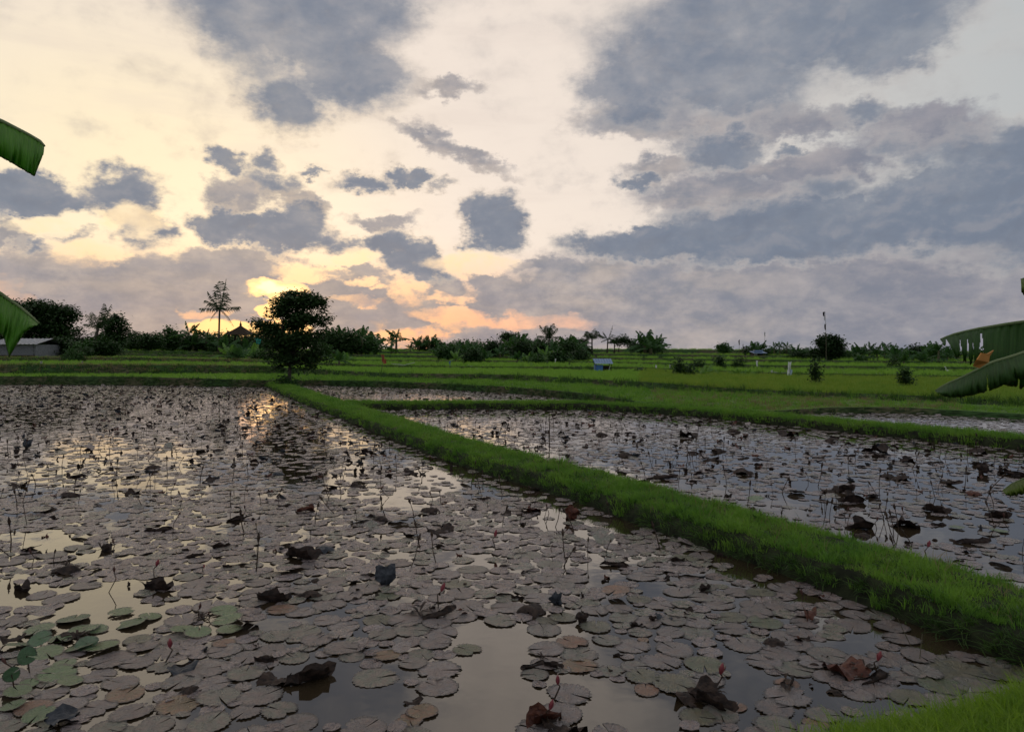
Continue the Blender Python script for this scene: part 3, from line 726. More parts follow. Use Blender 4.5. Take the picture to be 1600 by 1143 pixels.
def crumple_mesh(name, mat, kind, seed, rib=True):
    """leaf curled up out of the water; unit size about 1 across"""
    r = np.random.default_rng(seed); mb = MB(); nn, rings = 26, 5; ph = r.uniform(0, 6.3, 8); vs = []
    def P_(rr, a):
        x, y = rr * math.cos(a), rr * math.sin(a)
        w = 1 + .16 * math.sin(3 * a + ph[0]) + .13 * math.sin(5 * a + ph[5]) * rr; x *= w; y *= w
        nz = mnoise.noise(Vector((x * 2 + seed, y * 2, seed * .7))) * .34 * rr + mnoise.noise(Vector((x * 6 + seed, y * 6, seed * .3))) * .13 * rr
        if kind == 'dome':                      # cap hanging down all round
            return (x * .55, y * .5, .36 * (1 - rr ** 2.2) + .02 + nz * .9)
        if kind == 'fold':                      # folded along its middle, one half up
            up = abs(y) * .95; return (x * .72, y * .28 + nz * .4, up * .62 + .05 + .12 * (1 - rr) * math.sin(ph[2]) + .10 * math.sin(2.2 * x + ph[3]) + nz * .5)
        if kind == 'cup':                       # standing like a shell, rim up
            return (x * .45, (rr ** 2) * .22 * (1 if True else 0) + nz, .45 + y * .5)
        if kind == 'roll':
            th = y * 2.6; return (x * .8, .16 * math.sin(th) + nz * .4, .15 - .15 * math.cos(th) + .05 + .09 * x * math.sin(ph[4]) + nz * .4)
        if kind == 'saddle':
            return (x * .6, y * .5, .16 + .28 * (x * x - y * y) * (1 if ph[2] > 3 else -1) + nz)
        return (x * .5, y * .5, .15 + nz)
    vs.append(P_(0, 0))
    for q in range(1, rings + 1):
        for i in range(nn):
            a = 2 * math.pi * i / nn; rr = q / rings * (1 + (r.uniform(-.10, .09) if q == rings else r.uniform(-.04, .04))); vs.append(P_(rr, a))
    fs = [(0, 1 + i, 1 + (i + 1) % nn) for i in range(nn)]
    for q in range(rings - 1):
        b0, b1 = 1 + q * nn, 1 + (q + 1) * nn
        fs += [(b0 + i, b1 + i, b1 + (i + 1) % nn, b0 + (i + 1) % nn) for i in range(nn)]
    mb.add(vs, fs)
    if rib:
        e = P_(0, 0); mb.tube([(e[0] * .6 + r.uniform(-.4, .4), r.uniform(-.3, .3), -.12), (e[0] + r.uniform(-.1, .1), 0, e[2] * .5), e], [.03, .025, .02], 5)
    return mb.mesh(name, mat, True)
def star_mesh(name, mat, seed, n=13, up=.25):
    """withered flower: a burst of narrow drooping petals"""
    r = np.random.default_rng(seed); mb = MB()
    for i in range(n):
        a = 2 * math.pi * i / n + r.normal(0, .15); L_ = r.uniform(.35, .6); w = .05; h = r.uniform(.02, up)
        c, s_ = math.cos(a), math.sin(a); px_, py_ = -s_ * w, c * w
        vs = [(0, 0, .05), (c * L_ * .35 - px_, s_ * L_ * .35 - py_, .08 + h * .6), (c * L_ * .35 + px_, s_ * L_ * .35 + py_, .08 + h * .6),
              (c * L_ * .75 - px_ * .8, s_ * L_ * .75 - py_ * .8, .05 + h), (c * L_ * .75 + px_ * .8, s_ * L_ * .75 + py_ * .8, .05 + h), (c * L_, s_ * L_, h * .8)]
        mb.add(vs, [(0, 2, 1), (1, 2, 4, 3), (3, 4, 5)])
    mb.tube([(.05, 0, -.1), (0, 0, .08)], .035, 5); return mb.mesh(name, mat, True)

pad_kinds = [pad_mesh('lily_pad', M['pad'], 10 + i, teeth=[.04, .07, .055][i % 3], wave=[.008, .014, .010, .022][i % 4], bite=(.35 if i in (4, 7) else 0)) for i in range(9)]
def small_pad(i, mat, wave): return pad_mesh('lily_pad', mat, 50 + i, .04, wave, 18, rings=(.55, 1.0), bite=(.3 if i % 4 == 1 else 0))
M['pad_far'] = material('lily_pad_far', pad_f((.200, .160, .158), (.290, .240, .238), (.12, .09, .085), rough=.27))  # paler, pinker base holds part of the sky reflection on distant pads
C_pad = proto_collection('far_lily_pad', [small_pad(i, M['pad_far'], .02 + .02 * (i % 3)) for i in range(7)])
C_tilt = proto_collection('tilted_lily_pad', [small_pad(20 + i, M['pad'], .12) for i in range(4)])
C_cr = proto_collection('far_withered_leaf', [crumple_mesh('withered_leaf', M[m_], kd, 5 + i) for i, (kd, m_) in enumerate(
    [('dome', 'crumple'), ('fold', 'crumple'), ('roll', 'crumple'), ('saddle', 'crumple'), ('fold', 'crumple_blue'), ('saddle', 'crumple_red'), ('cup', 'crumple')])] + [star_mesh('withered_flower', M['crumple'], 3)])
def ico_shape(pts, rad, n=8): return pts, rad
def bud_meshes(h, lean, blen, brad, seed, mat, droop=0.0):
    """stalk and bud as two meshes; origin at the water"""
    r = np.random.default_rng(seed); a = r.uniform(0, 6.3); c, s_ = math.cos(a), math.sin(a)
    pts = [(0, 0, -.12)] + [(c * lean * h * t * t, s_ * lean * h * t * t, h * t - droop * h * t * t * .5) for t in (0, .25, .5, .75, 1.0)]
    st = MB(); st.tube(pts, [.007, .007, .006, .006, .005, .005], 6)
    d = (Vector(pts[-1]) - Vector(pts[-2])).normalized(); b = MB(); base = Vector(pts[-1])
    b.tube([base + d * (blen * t) for t in (-.04, .08, .22, .42, .62, .8, .93, 1.0)], [brad * q for q in (.25, .62, .88, 1.0, .9, .62, .3, .05)], 10)
    return st.mesh('stem', M['stalk'], True), b.mesh('flower_bud', mat, True)
# sparse dry stalks far off, counted with the withered leaves
def stalk_mesh(name, seed):
    st, b = bud_meshes(1.0, .25, .22, .045, seed, M['bud_dark']); mb = MB()
    mb.tube([(0, 0, -.1), (.02, 0, .4), (.10, .03, .85)], [.022, .02, .016], 4); mb.tube([(.10, .03, .82), (.13, .04, .95), (.15, .05, 1.1)], [.02, .06, .01], 5)
    return mb.mesh(name, M['stalk'])
C_st = proto_collection('far_bud_stalk', [stalk_mesh('bud_stalk', i) for i in range(2)])

# --- where the water is open, in the photo: pads are scarce there
HOLES = [(520, 1075, 115, 42, .05), (765, 1060, 60, 95, .02), (930, 812, 85, 26, .06), (60, 930, 90, 18, .12), (190, 940, 110, 16, .12), (1150, 1095, 75, 30, .1),
         (1060, 1010, 60, 16, .15), (1440, 1000, 160, 22, .10), (960, 880, 60, 13, .2), (760, 980, 50, 20, .15), (640, 790, 60, 14, .3), (1180, 905, 90, 10, .4), (1300, 925, 60, 12, .3),
         (870, 1000, 60, 22, .15), (60, 845, 50, 8, .3), (180, 800, 60, 8, .4), (620, 830, 50, 10, .3), (1010, 940, 50, 10, .3), (230, 1050, 90, 14, .3), (700, 742, 50, 7, .4), (1240, 1105, 60, 22, .2),
         (1450, 835, 160, 12, .25), (1250, 790, 90, 8, .5), (300, 905, 60, 8, .3), (480, 905, 60, 8, .3), (935, 1030, 70, 14, .2)]
f1x = np.array([p.x for p in p1]); f1y = np.array([p.y for p in p1]); o1 = f1y.argsort()
f2x = np.array([p.x for p in p2]); f2y = np.array([p.y for p in p2]); o2 = f2x.argsort()
def zone(x, y):
    """A big left pond, B right pond, C far pond, D marshy pond, None land"""
    cx = np.interp(y, f1y[o1], f1x[o1])
    dpx = abs(x - cx) / 1.15
    lim = float(np.interp(x, ex[ex.argsort()], ey[ex.argsort()]))
    if y < lim + .12 or y < 2: return None
    lz = land_z(x, y)
    if lz is not None: return None
    if y < 47 and dpx < HW1 + .03: return None
    if x < cx: return 'A'
    y2 = np.interp(x, f2x[o2], f2y[o2])
    if x > -7.5:
        if y < y2 - .72: return 'B'
        if y < y2 + .68 + (.1 * max(0, x - 5)) * .6: return None
        return 'D' if x > 6.5 else 'C'
    return 'C' if y > 31 else 'B'
def hole(px, py):
    for hx, hy, rx, ry, k in HOLES:
        if ((px - hx) / rx / 1.15) ** 2 + ((py - hy) / ry / 1.2) ** 2 < 1 + .7 * mnoise.noise(Vector((px * .02, py * .04, 0))): return k
    return 1
cell = {}
def fits(x, y, r, ov):
    gx, gy = int(x * 2), int(y * 2)
    for i in (-1, 0, 1):
        for j in (-1, 0, 1):
            for (a, b, c) in cell.get((gx + i, gy + j), ()):
                if (a - x) ** 2 + (b - y) ** 2 < (ov * (r + c)) ** 2: return False
    cell.setdefault((gx, gy), []).append((x, y, r)); return True

# pads that the photo shows singly: (x, y, radius px, material)
PADS = [(180, 905, 0, 0)][:0]
GREEN = [(115, 968, 26), (62, 985, 24), (95, 1000, 20), (130, 985, 24), (28, 1010, 18), (72, 1022, 26), (125, 1010, 28), (90, 1055, 30), (28, 1082, 22), (100, 1040, 20), (160, 1012, 26), (150, 985, 18),
         (205, 975, 24), (190, 958, 20), (235, 965, 18), (310, 990, 22), (285, 985, 20), (350, 955, 22), (355, 970, 24), (358, 985, 20), (45, 1070, 16), (110, 1066, 20), (60, 1120, 26), (20, 1105, 20), (1180, 780, 14), (1495, 825, 12), (1560, 830, 14)]
OLIVE = [(880, 965, 22), (855, 970, 18), (1500, 1050, 48), (1470, 1070, 36), (1580, 1052, 40), (215, 1000, 22), (1090, 1120, 30), (35, 1030, 20), (1420, 1090, 30)]
RUST = [(905, 1040, 30), (350, 1005, 18), (1010, 1078, 22), (660, 1112, 26), (1275, 1130, 22), (1005, 1000, 10), (1230, 1068, 20), (640, 1125, 22), (1150, 1105, 18)]
big = []          # (x, y, r, kind)
for lst, kd in ((GREEN, 'green'), (OLIVE, 'olive'), (RUST, 'rust')):
    for px, py, rp in lst:
        p = gp(px, py); r_ = rp * p.y / F
        if zone(p.x, p.y) in ('A', 'B'): big.append((p.x, p.y, r_, kd)); fits(p.x, p.y, r_ * .7, .1)
cand = []
# near pads first, large, then everything outwards
def throw(n, ylo, yhi, xlo_f, xhi_f, rlo, rhi, ov, zones, dfun=None):
    out = []
    for _ in range(n):
        y = math.sqrt(rng.uniform(ylo ** 2, yhi ** 2)); x = rng.uniform(xlo_f, xhi_f) * y
        zn = zone(x, y)
        if zn not in zones: continue
        px, py = to_px((x, y, 0)); pr = hole(px, py)
        if dfun: pr *= dfun(x, y, zn)
        if rng.uniform() > pr: continue
        r_ = rng.uniform(rlo, rhi)
        if fits(x, y, r_, ov): out.append((x, y, r_, 'mauve'))
    return out
patchy = lambda x, y, zn: 1.0 if mnoise.noise(Vector((x * .9, y * .7, 3))) + .5 * mnoise.noise(Vector((x * 2.6, y * 1.9, 8))) > -.27 else .02
near = throw(14000, 3.4, 12, -.80, .80, .105, .172, .72, ('A',), patchy)
near += throw(9000, 3.4, 12, -.80, .80, .05, .11, .70, ('A',), patchy)
far = throw(26000, 12, 52, -.95, .9, .09, .16, .66, ('A',), lambda x, y, z_: 1.0 if y > 18 else patchy(x, y, z_))
far += throw(30000, 12, 52, -.95, .9, .05, .10, .66, ('A',))
nearB = throw(20000, 5, 52, -.3, 1.1, .085, .15, .66, ('B', 'C', 'D'))
nearB += throw(20000, 5, 52, -.3, 1.1, .05, .10, .66, ('B', 'C', 'D'))
allp = near + far + nearB
allp = [(x, y, r_, kd) for x, y, r_, kd in allp]
def size_seen(p):
    px, py = to_px((p[0], p[1], 0))
    return (p[2] / p[1]) if (-20 < px < 1620 and py < 1160) else 0
allp.sort(key=size_seen, reverse=True)
NBIG = 250 - len(big)
big += [(x, y, r_, ('olive' if i % 13 == 5 else 'rust' if i % 29 == 7 else 'mauve')) for i, (x, y, r_, kd) in enumerate(allp[:NBIG])]; rest_p = allp[NBIG:]
n = len(rest_p); A_ = np.array([(x, y, .003 + rng.uniform(0, .007)) for x, y, r_, kd in rest_p]); S_ = np.array([r_ for _, _, r_, _ in rest_p])
dist = A_[:, 1]
tilt = rng.normal(0, 1, (n, 2)) * np.interp(dist, [5, 15, 50], [.008, .012, .014])[:, None]
steep = rng.uniform(size=n) < np.interp(dist, [5, 20], [.03, .045])
tilt[steep] = rng.normal(0, .2, (steep.sum(), 2))
A_[steep, 2] += S_[steep] * .25
rot = np.column_stack([tilt, rng.uniform(0, 6.283, n)])
zs_ = S_ * np.interp(dist, [5, 15, 50], [.8, .7, .8])
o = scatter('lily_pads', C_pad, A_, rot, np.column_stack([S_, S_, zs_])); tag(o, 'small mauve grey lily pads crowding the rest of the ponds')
print('pads', n + len(big), 'holes')

items = []        # (object, px, py, phrase) to be labelled by where they float
pad_green = {}
def variant(me, mat, key):
    if (me.name, key) not in pad_green:
        m2 = me.copy(); m2.materials[0] = mat; pad_green[(me.name, key)] = m2
    return pad_green[(me.name, key)]
look = {'green': 'fresh green', 'olive': 'olive green', 'rust': 'rusty brown'}
for i, (x, y, r_, kd) in enumerate(big):
    me = pad_kinds[i % len(pad_kinds)]; torn = (i % 9) in (4, 7)
    if kd != 'mauve': me = variant(me, M['pad_' + kd], kd)
    o = obj('lily_pad', me); o.location = (x, y, .004 + .007 * rng.uniform() + (.012 if kd == 'green' else 0)); o.scale = (r_, r_, r_)
    tl = .08 if kd == 'green' else .010
    o.rotation_euler = (rng.normal(0, tl), rng.normal(0, tl), rng.uniform(0, 6.283))
    px, py = to_px((x, y, 0))
    w = look.get(kd, ['mauve grey', 'greyish mauve'][i % 2]); w += ' torn' if torn else (' small' if r_ < .115 else ' round' if kd == 'mauve' else '')
    tag(o, None, 'lily pad', 'lily pads floating on the near pond'); items.append((o, px, py, w + ' lily pad', 'pad'))

# --- withered, curled leaves, placed where the photo has them: (px, py of foot, width px, shape, material)
CR = [(105, 892, 40, 'dome', 'crumple'), (245, 920, 40, 'fold', 'crumple'), (36, 922, 26, 'fold', 'crumple'), (485, 930, 34, 'dome', 'crumple'), (425, 938, 40, 'fold', 'crumple'), (603, 915, 36, 'cup', 'crumple_blue'),
      (472, 872, 44, 'fold', 'crumple'), (504, 860, 32, 'dome', 'crumple_blue'), (595, 812, 26, 'dome', 'crumple'), (670, 800, 28, 'dome', 'crumple'), (832, 798, 22, 'saddle', 'crumple_red'), (893, 812, 24, 'cup', 'crumple_red'),
      (478, 799, 20, 'fold', 'crumple_red'), (640, 833, 22, 'dome', 'crumple'), (685, 832, 38, 'saddle', 'crumple'), (435, 741, 18, 'dome', 'crumple_blue'), (325, 753, 20, 'saddle', 'crumple'), (110, 775, 26, 'dome', 'crumple'),
      (72, 796, 26, 'dome', 'crumple'), (238, 732, 22, 'dome', 'crumple'), (250, 829, 28, 'roll', 'crumple'), (370, 812, 26, 'roll', 'crumple'), (680, 964, 40, 'roll', 'crumple'), (832, 955, 44, 'dome', 'crumple'),
      (868, 945, 22, 'cup', 'crumple_blue'), (909, 974, 20, 'cup', 'crumple'), (963, 884, 30, 'roll', 'crumple'), (1073, 957, 20, 'saddle', 'crumple'), (1019, 970, 11, 'cup', 'crumple'), (837, 1040, 32, 'roll', 'crumple'),
      (862, 1042, 24, 'fold', 'crumple'), (850, 1128, 50, 'fold', 'crumple_red'), (880, 1142, 60, 'saddle', 'crumple'), (487, 1062, 52, 'fold', 'crumple'), (428, 1064, 44, 'saddle', 'crumple'), (1085, 1090, 60, 'saddle', 'crumple'),
      (1112, 1102, 50, 'fold', 'crumple'), (1325, 1052, 60, 'saddle', 'crumple_red'), (1365, 1062, 48, 'roll', 'crumple'), (1262, 965, 30, 'fold', 'crumple_red'), (1208, 1005, 34, 'dome', 'crumple'), (1232, 1066, 44, 'roll', 'crumple'),
      (1306, 1082, 24, 'dome', 'crumple'), (645, 1097, 26, 'saddle', 'crumple'), (92, 1128, 54, 'saddle', 'crumple_blue'), (285, 1045, 40, 'saddle', 'crumple_blue'), (345, 855, 20, 'fold', 'crumple'), (1255, 1000, 22, 'saddle', 'crumple'),
      (788, 884, 14, 'dome', 'crumple'), (752, 780, 18, 'roll', 'crumple'), (790, 803, 16, 'saddle', 'crumple'), (30, 760, 20, 'saddle', 'crumple'), (340, 705, 16, 'dome', 'crumple'), (40, 700, 16, 'cup', 'crumple_blue'),
      (206, 772, 20, 'saddle', 'crumple'), (242, 775, 12, 'dome', 'crumple'), (120, 745, 20, 'roll', 'crumple'), (300, 870, 24, 'roll', 'crumple'), (165, 860, 26, 'fold', 'crumple'), (640, 738, 18, 'dome', 'crumple'),
      (740, 795, 12, 'saddle', 'crumple'), (560, 760, 22, 'saddle', 'crumple'), (445, 790, 14, 'roll', 'crumple'), (18, 1000, 30, 'saddle', 'crumple'), (95, 1000, 34, 'saddle', 'crumple'), (1040, 905, 20, 'roll', 'crumple'),
      (1163, 740, 30, 'dome', 'crumple'), (1110, 718, 26, 'saddle', 'crumple'), (1082, 708, 16, 'dome', 'crumple'), (975, 712, 20, 'dome', 'crumple'), (1035, 748, 30, 'roll', 'crumple'), (940, 680, 18, 'dome', 'crumple'),
      (1388, 745, 22, 'dome', 'crumple'), (1408, 749, 28, 'dome', 'crumple'), (1295, 768, 24, 'saddle', 'crumple'), (1320, 768, 26, 'fold', 'crumple'), (1482, 756, 26, 'roll', 'crumple'), (1330, 785, 30, 'fold', 'crumple'),
      (1462, 800, 28, 'fold', 'crumple'), (1415, 822, 40, 'saddle', 'crumple'), (1345, 825, 30, 'fold', 'crumple'), (1520, 772, 22, 'dome', 'crumple_red'), (1520, 848, 34, 'roll', 'crumple'), (1468, 820, 20, 'roll', 'crumple'),
      (1560, 808, 24, 'fold', 'crumple'), (1350, 838, 24, 'dome', 'crumple'), (1280, 716, 20, 'saddle', 'crumple'), (1417, 722, 22, 'saddle', 'crumple'), (1298, 689, 20, 'dome', 'crumple'), (1230, 680, 26, 'saddle', 'crumple'),
      (1370, 706, 34, 'saddle', 'crumple'), (1530, 708, 26, 'saddle', 'crumple'), (1535, 740, 18, 'cup', 'crumple'), (1585, 742, 28, 'roll', 'crumple'), (1146, 675, 20, 'dome', 'crumple'), (1075, 682, 28, 'saddle', 'crumple'), (1122, 705, 20, 'dome', 'crumple')]
cr_mesh = {}
sizes_name = {'dome': 'dark humped withered lily leaf', 'fold': 'dark folded withered lily leaf', 'roll': 'dark rolled up withered lily leaf', 'saddle': 'dark crinkled withered lily leaf', 'cup': 'dark lily leaf standing on edge'}
def add_crumple(px, py, w, kd, mt, i, lm=None):
    p = gp(px, py); key = (kd, mt, i % 3)
    if key not in cr_mesh: cr_mesh[key] = crumple_mesh('withered_leaf', M[mt], kd, 60 + i)
    o = obj('withered_leaf', cr_mesh[key]); s_ = w * p.y / F
    o.location = (p.x, p.y, -.01); o.scale = (s_ * 1.0, s_ * 1.0, s_ * (.72 if kd != 'cup' else 1.0)); o.rotation_euler = (rng.normal(0, .12), rng.normal(0, .12), rng.normal(0, .5) if kd in ('cup', 'roll', 'fold') else rng.uniform(0, 6.28))
    tag(o, None, 'withered leaf', 'withered lily leaves curled above the water')
    nm = sizes_name[kd]
    if mt == 'crumple_blue': nm = nm.replace('dark', 'blue sheened')
    if mt == 'crumple_red': nm = nm.replace('dark', 'russet')
    items.append((o, px, py, nm, 'leaf')); return o
for i, c in enumerate(CR): add_crumple(*c, i)
# random ones between
extra = []
occ = [(c[0], c[1]) for c in CR]
def crowd(n, ylo, yhi, zones, f0, f1):
    out = []
    for _ in range(n):
        y = rng.uniform(ylo, yhi); x = rng.uniform(f0, f1) * y
        if zone(x, y) in zones: out.append((x, y, rng.uniform(.05, .13) * (1 if rng.uniform() < .85 else 1.5)))
    return out
cw = crowd(400, 5, 14, ('A',), -.8, .5) + crowd(950, 14, 30, ('A',), -.85, .1) + crowd(1700, 30, 52, ('A',), -.95, -.2) + crowd(1500, 6, 30, ('B',), -.3, 1.0) + crowd(1000, 28, 52, ('C', 'D'), -.4, .9)
kp = []
for x, y, s_ in cw:
    px, py = to_px((x, y, 0))
    if y < 14 and rng.uniform() > .5: continue
    if hole(px, py) < .2: continue
    kp.append((x, y, s_ * (.75 if y < 14 else 1.0)))
cw = sorted(kp, key=lambda c: -c[2] / c[1] if -10 < to_px((c[0], c[1], 0))[0] < 1610 else 0)
kinds_ = ['dome', 'fold', 'roll', 'saddle', 'fold', 'saddle']
NCR = 120
for i, (x, y, s_) in enumerate(cw[:NCR]):
    px, py = to_px((x, y, 0)); add_crumple(px, py, s_ / y * F, kinds_[i % 6], ['crumple', 'crumple', 'crumple', 'crumple_blue', 'crumple_red'][i % 5] if i % 3 == 0 else 'crumple', i)
a = np.array(cw[NCR:]); n = len(a)
o = scatter('withered_leaves', C_cr, np.column_stack([a[:, :2], np.zeros(n)]), zrot(n), np.column_stack([a[:, 2] * 1.0] * 3)); tag(o, 'countless small dark withered lily leaves farther out on the ponds')
st = crowd(420, 8, 34, ('A',), -.8, .4) + crowd(620, 8, 45, ('B', 'C'), -.3, .9)
a = np.array(st); n = len(a)
o = scatter('bud_stalks', C_st, np.column_stack([a[:, :2], np.zeros(n)]), np.column_stack([rng.normal(0, .25, (n, 2)), rng.uniform(0, 6.28, n)]), sc(n, .16, .36)); tag(o, 'thin dark bud stalks sticking up all over the ponds')

# withered star flowers
STAR = [(655, 960, 52, 9), (1115, 1085, 44, 12), (893, 806, 30, 14), (120, 1000, 44, 15), (1350, 1050, 46, 11), (105, 886, 30, 16), (690, 826, 30, 10), (315, 965, 34, 12), (848, 1030, 30, 7)]
for i, (px, py, w, n_) in enumerate(STAR):
    p = gp(px, py); s_ = w * p.y / F; o = obj('withered_flower', star_mesh('withered_flower', M['crumple'], 20 + i, n_, .3)); o.location = p; o.scale = (s_,) * 3
    tag(o, None, 'withered flower', 'withered star shaped lily flowers'); items.append((o, px, py, 'dark spiky withered lily flower', 'star'))
# upright fresh leaves on stalks at the left
for i, (px, py, w, h) in enumerate([(42, 1052, 30, 28), (62, 1005, 34, 8), (18, 1075, 24, 22), (135, 1012, 34, 8)]):
    p = gp(px, py); s_ = w * p.y / F; root = empty('green_lily_leaf', p)
    lf = obj('leaf', variant(pad_kinds[i], M['pad_bright'], 'bright'), root); lf.scale = (s_ * .5, s_ * .5, s_ * .5); lf.location = (0, 0, h * p.y / F)
    lf.rotation_euler = (R([68, 25, 75, 22][i]), R([8, -12, -30, 10][i]), R([0, 20, 40, -20][i]))
    mb = MB(); mb.tube([(0.03, 0.02, -.15), (0.01, 0, h * p.y / F * .5), (0, 0, h * p.y / F)], .005, 6); mb.build('stem', M['stalk'], root)
    tag(root, None, 'lily leaf', 'fresh green lily leaves raised on stalks'); items.append((root, px, py - h, ['upright', 'tilted', 'sideways standing', 'slightly raised'][i] + ' bright green lily leaf', 'fresh'))
# buds: foot px, py, tip px, py, colour
BUDS = [(170, 925, 181, 884, 0), (241, 905, 246, 872, 1), (258, 1035, 270, 996, 1), (311, 966, 312, 940, 0), (326, 968, 327, 956, 0), (685, 950, 692, 908, 1), (866, 1092, 875, 1053, 1), (858, 1135, 860, 1090, 1),
        (1115, 1080, 1133, 1035, 1), (1371, 1055, 1372, 1015, 1), (1253, 940, 1253, 918, 0), (1450, 878, 1450, 843, 1), (175, 758, 175, 722, 0), (43, 742, 42, 684, 0), (272, 800, 282, 797, 0), (270, 838, 281, 798, 0),
        (380, 805, 384, 788, 0), (268, 785, 273, 752, 0), (282, 792, 280, 765, 0), (42, 820, 45, 748, 0), (50, 885, 48, 855, 0), (317, 895, 319, 880, 1), (672, 796, 673, 766, 0), (774, 858, 773, 826, 1), (853, 818, 855, 786, 0),
        (436, 790, 440, 760, 0), (510, 790, 512, 758, 0), (595, 728, 596, 690, 0), (176, 860, 178, 840, 0), (862, 862, 862, 850, 0), (20, 1060, 5, 1025, 0), (1322, 818, 1325, 790, 0), (1408, 812, 1411, 790, 0), (1370, 826, 1370, 806, 0),
        (1263, 752, 1259, 736, 0), (1577, 828, 1566, 800, 0), (1265, 795, 1266, 788, 0), (690, 725, 692, 715, 0), (940, 690, 940, 672, 0), (1050, 728, 1060, 706, 0), (935, 702, 936, 687, 0), (1066, 800, 1067, 785, 0), (1012, 700, 1010, 685, 0),
        (1480, 735, 1480, 728, 0), (973, 730, 974, 718, 0), (300, 690, 302, 672, 0), (120, 700, 119, 686, 0), (225, 685, 226, 668, 0), (520, 730, 528, 715, 0), (215, 712, 217, 697, 0)]
for i, (bx, by, tx, ty, kd) in enumerate(BUDS):
    p = gp(bx, by); q = Vector(((tx - HX) / F * p.y, p.y, EYE - (ty - HY) * p.y / F)); L_ = (q - p).length
    if L_ < .08: q = p + (q - p) * (.08 / L_); L_ = .08
    bl = min(.085 if kd else .06, L_ * .42) * rng.uniform(.9, 1.1); brd = bl * (.21 if kd else .17)
    root = empty('lily_bud', p); d = q - p; mid = d * .5 + Vector((-d.z * .12 * (1 if i % 2 else -1), .01, 0))
    e_ = d * (1 - bl / L_); dirb = (d - mid).normalized()
    mb = MB(); mb.tube([Vector((-d.x * .1, 0, -.12)), Vector((0, 0, 0)), mid * .55, mid, (mid + e_) / 2, e_], [.006, .006, .0055, .005, .005, .0045] if kd else [.0045] * 6, 6); mb.build('stem', M['stalk'], root, smooth=True)
    b = MB(); b.tube([e_ + dirb * (bl * t) for t in (-.04, .08, .22, .42, .62, .8, .93, 1.0)], [brd * k_ for k_ in (.3, .62, .88, 1.0, .9, .62, .3, .05)], 9)
    # two sepals peeling from the bud
    side_ = dirb.cross(Vector((0, 1, 0))).normalized()
    for sg in (-1, 1):
        b.add([e_ + side_ * sg * brd * .6, e_ + side_ * sg * brd * 1.15 + dirb * bl * .45 + Vector((0, -brd * .4, 0)), e_ + side_ * sg * brd * 1.15 + dirb * bl * .45 + Vector((0, brd * .4, 0)), e_ + side_ * sg * brd * 1.5 + dirb * bl * .85], [(0, 1, 2), (1, 3, 2)])
    b.build('flower_bud', M['bud'] if kd else M['bud_dark'], root, smooth=True)
    tag(root, None, 'lily bud', 'water lily buds standing on stalks'); items.append((root, tx, ty, ('pink ' if kd else 'brown ') + ('upright' if abs(tx - bx) < 4 else 'leaning') + ' lily bud', 'bud'))

# ---------------------------------------------------------------- trees, bananas, palms
def leaf_cloud(mb, blobs, n, size, seed, m=0, shell=.55, droop=0.0, aspect=.5):
    """many small bent leaves through the volume of the crown, thicker towards the outside, in sprays with gaps between"""
    r = np.random.default_rng(seed); vol = np.array([b[3] * b[4] * b[5] for b in blobs]) ** .75; vol /= vol.sum()
    for bi, (cx, cy, cz, rx, ry, rz) in enumerate(blobs):
        nb = int(n * vol[bi]); ns = max(6, nb // 14)
        for _ in range(ns):
            d = r.normal(0, 1, 3); d /= np.linalg.norm(d); rad = shell + (1 - shell) * r.uniform() ** .6
            c = np.array([cx + d[0] * rx * rad, cy + d[1] * ry * rad, cz + d[2] * rz * rad])
            for _ in range(14):
                q = c + r.normal(0, 1, 3) * size * np.array([1.1, 1.1, .7])
                a = r.uniform(0, 6.28); t = np.array([math.cos(a), math.sin(a), r.normal(-.15 - droop, .45)]); t /= np.linalg.norm(t)
                s_ = np.cross(t, [0, 0, 1]) + r.normal(0, .35, 3); s_ /= np.linalg.norm(s_) + 1e-6; L_ = size * r.uniform(.7, 1.3); w = L_ * aspect / 2
                mid = q + t * L_ * .5 + np.array([0, 0, L_ * .1]); tip = q + t * L_ - np.array([0, 0, L_ * .12])
                b = len(mb.v); mb.v += [tuple(q), tuple(mid - s_ * w), tuple(mid + s_ * w), tuple(tip)]
                mb.f += [(b, b + 1, b + 2), (b + 1, b + 3, b + 2)]; mb.m += [m, m]
def limbs(mb, base, tips, r0, seed, m=0, fork=.45):
    r = random.Random(seed); base = Vector(base); c = sum((Vector(t) for t in tips), Vector()) / len(tips); f = base.lerp(c, fork)
    f.x = base.x * .6 + f.x * .4; f.y = base.y * .6 + f.y * .4
    mb.tube([base, base.lerp(f, .5) + Vector((r.uniform(-.06, .06), 0, 0)) * r0 * 10, f], [r0 * 1.25, r0, r0 * .8], 8, m)
    for t in tips:
        t = Vector(t); k = f.lerp(t, .5) + Vector((r.uniform(-.1, .1), r.uniform(-.1, .1), .12)) * (t - f).length
        mb.tube([f, k, t], [r0 * .6, r0 * .35, r0 * .12], 5, m)
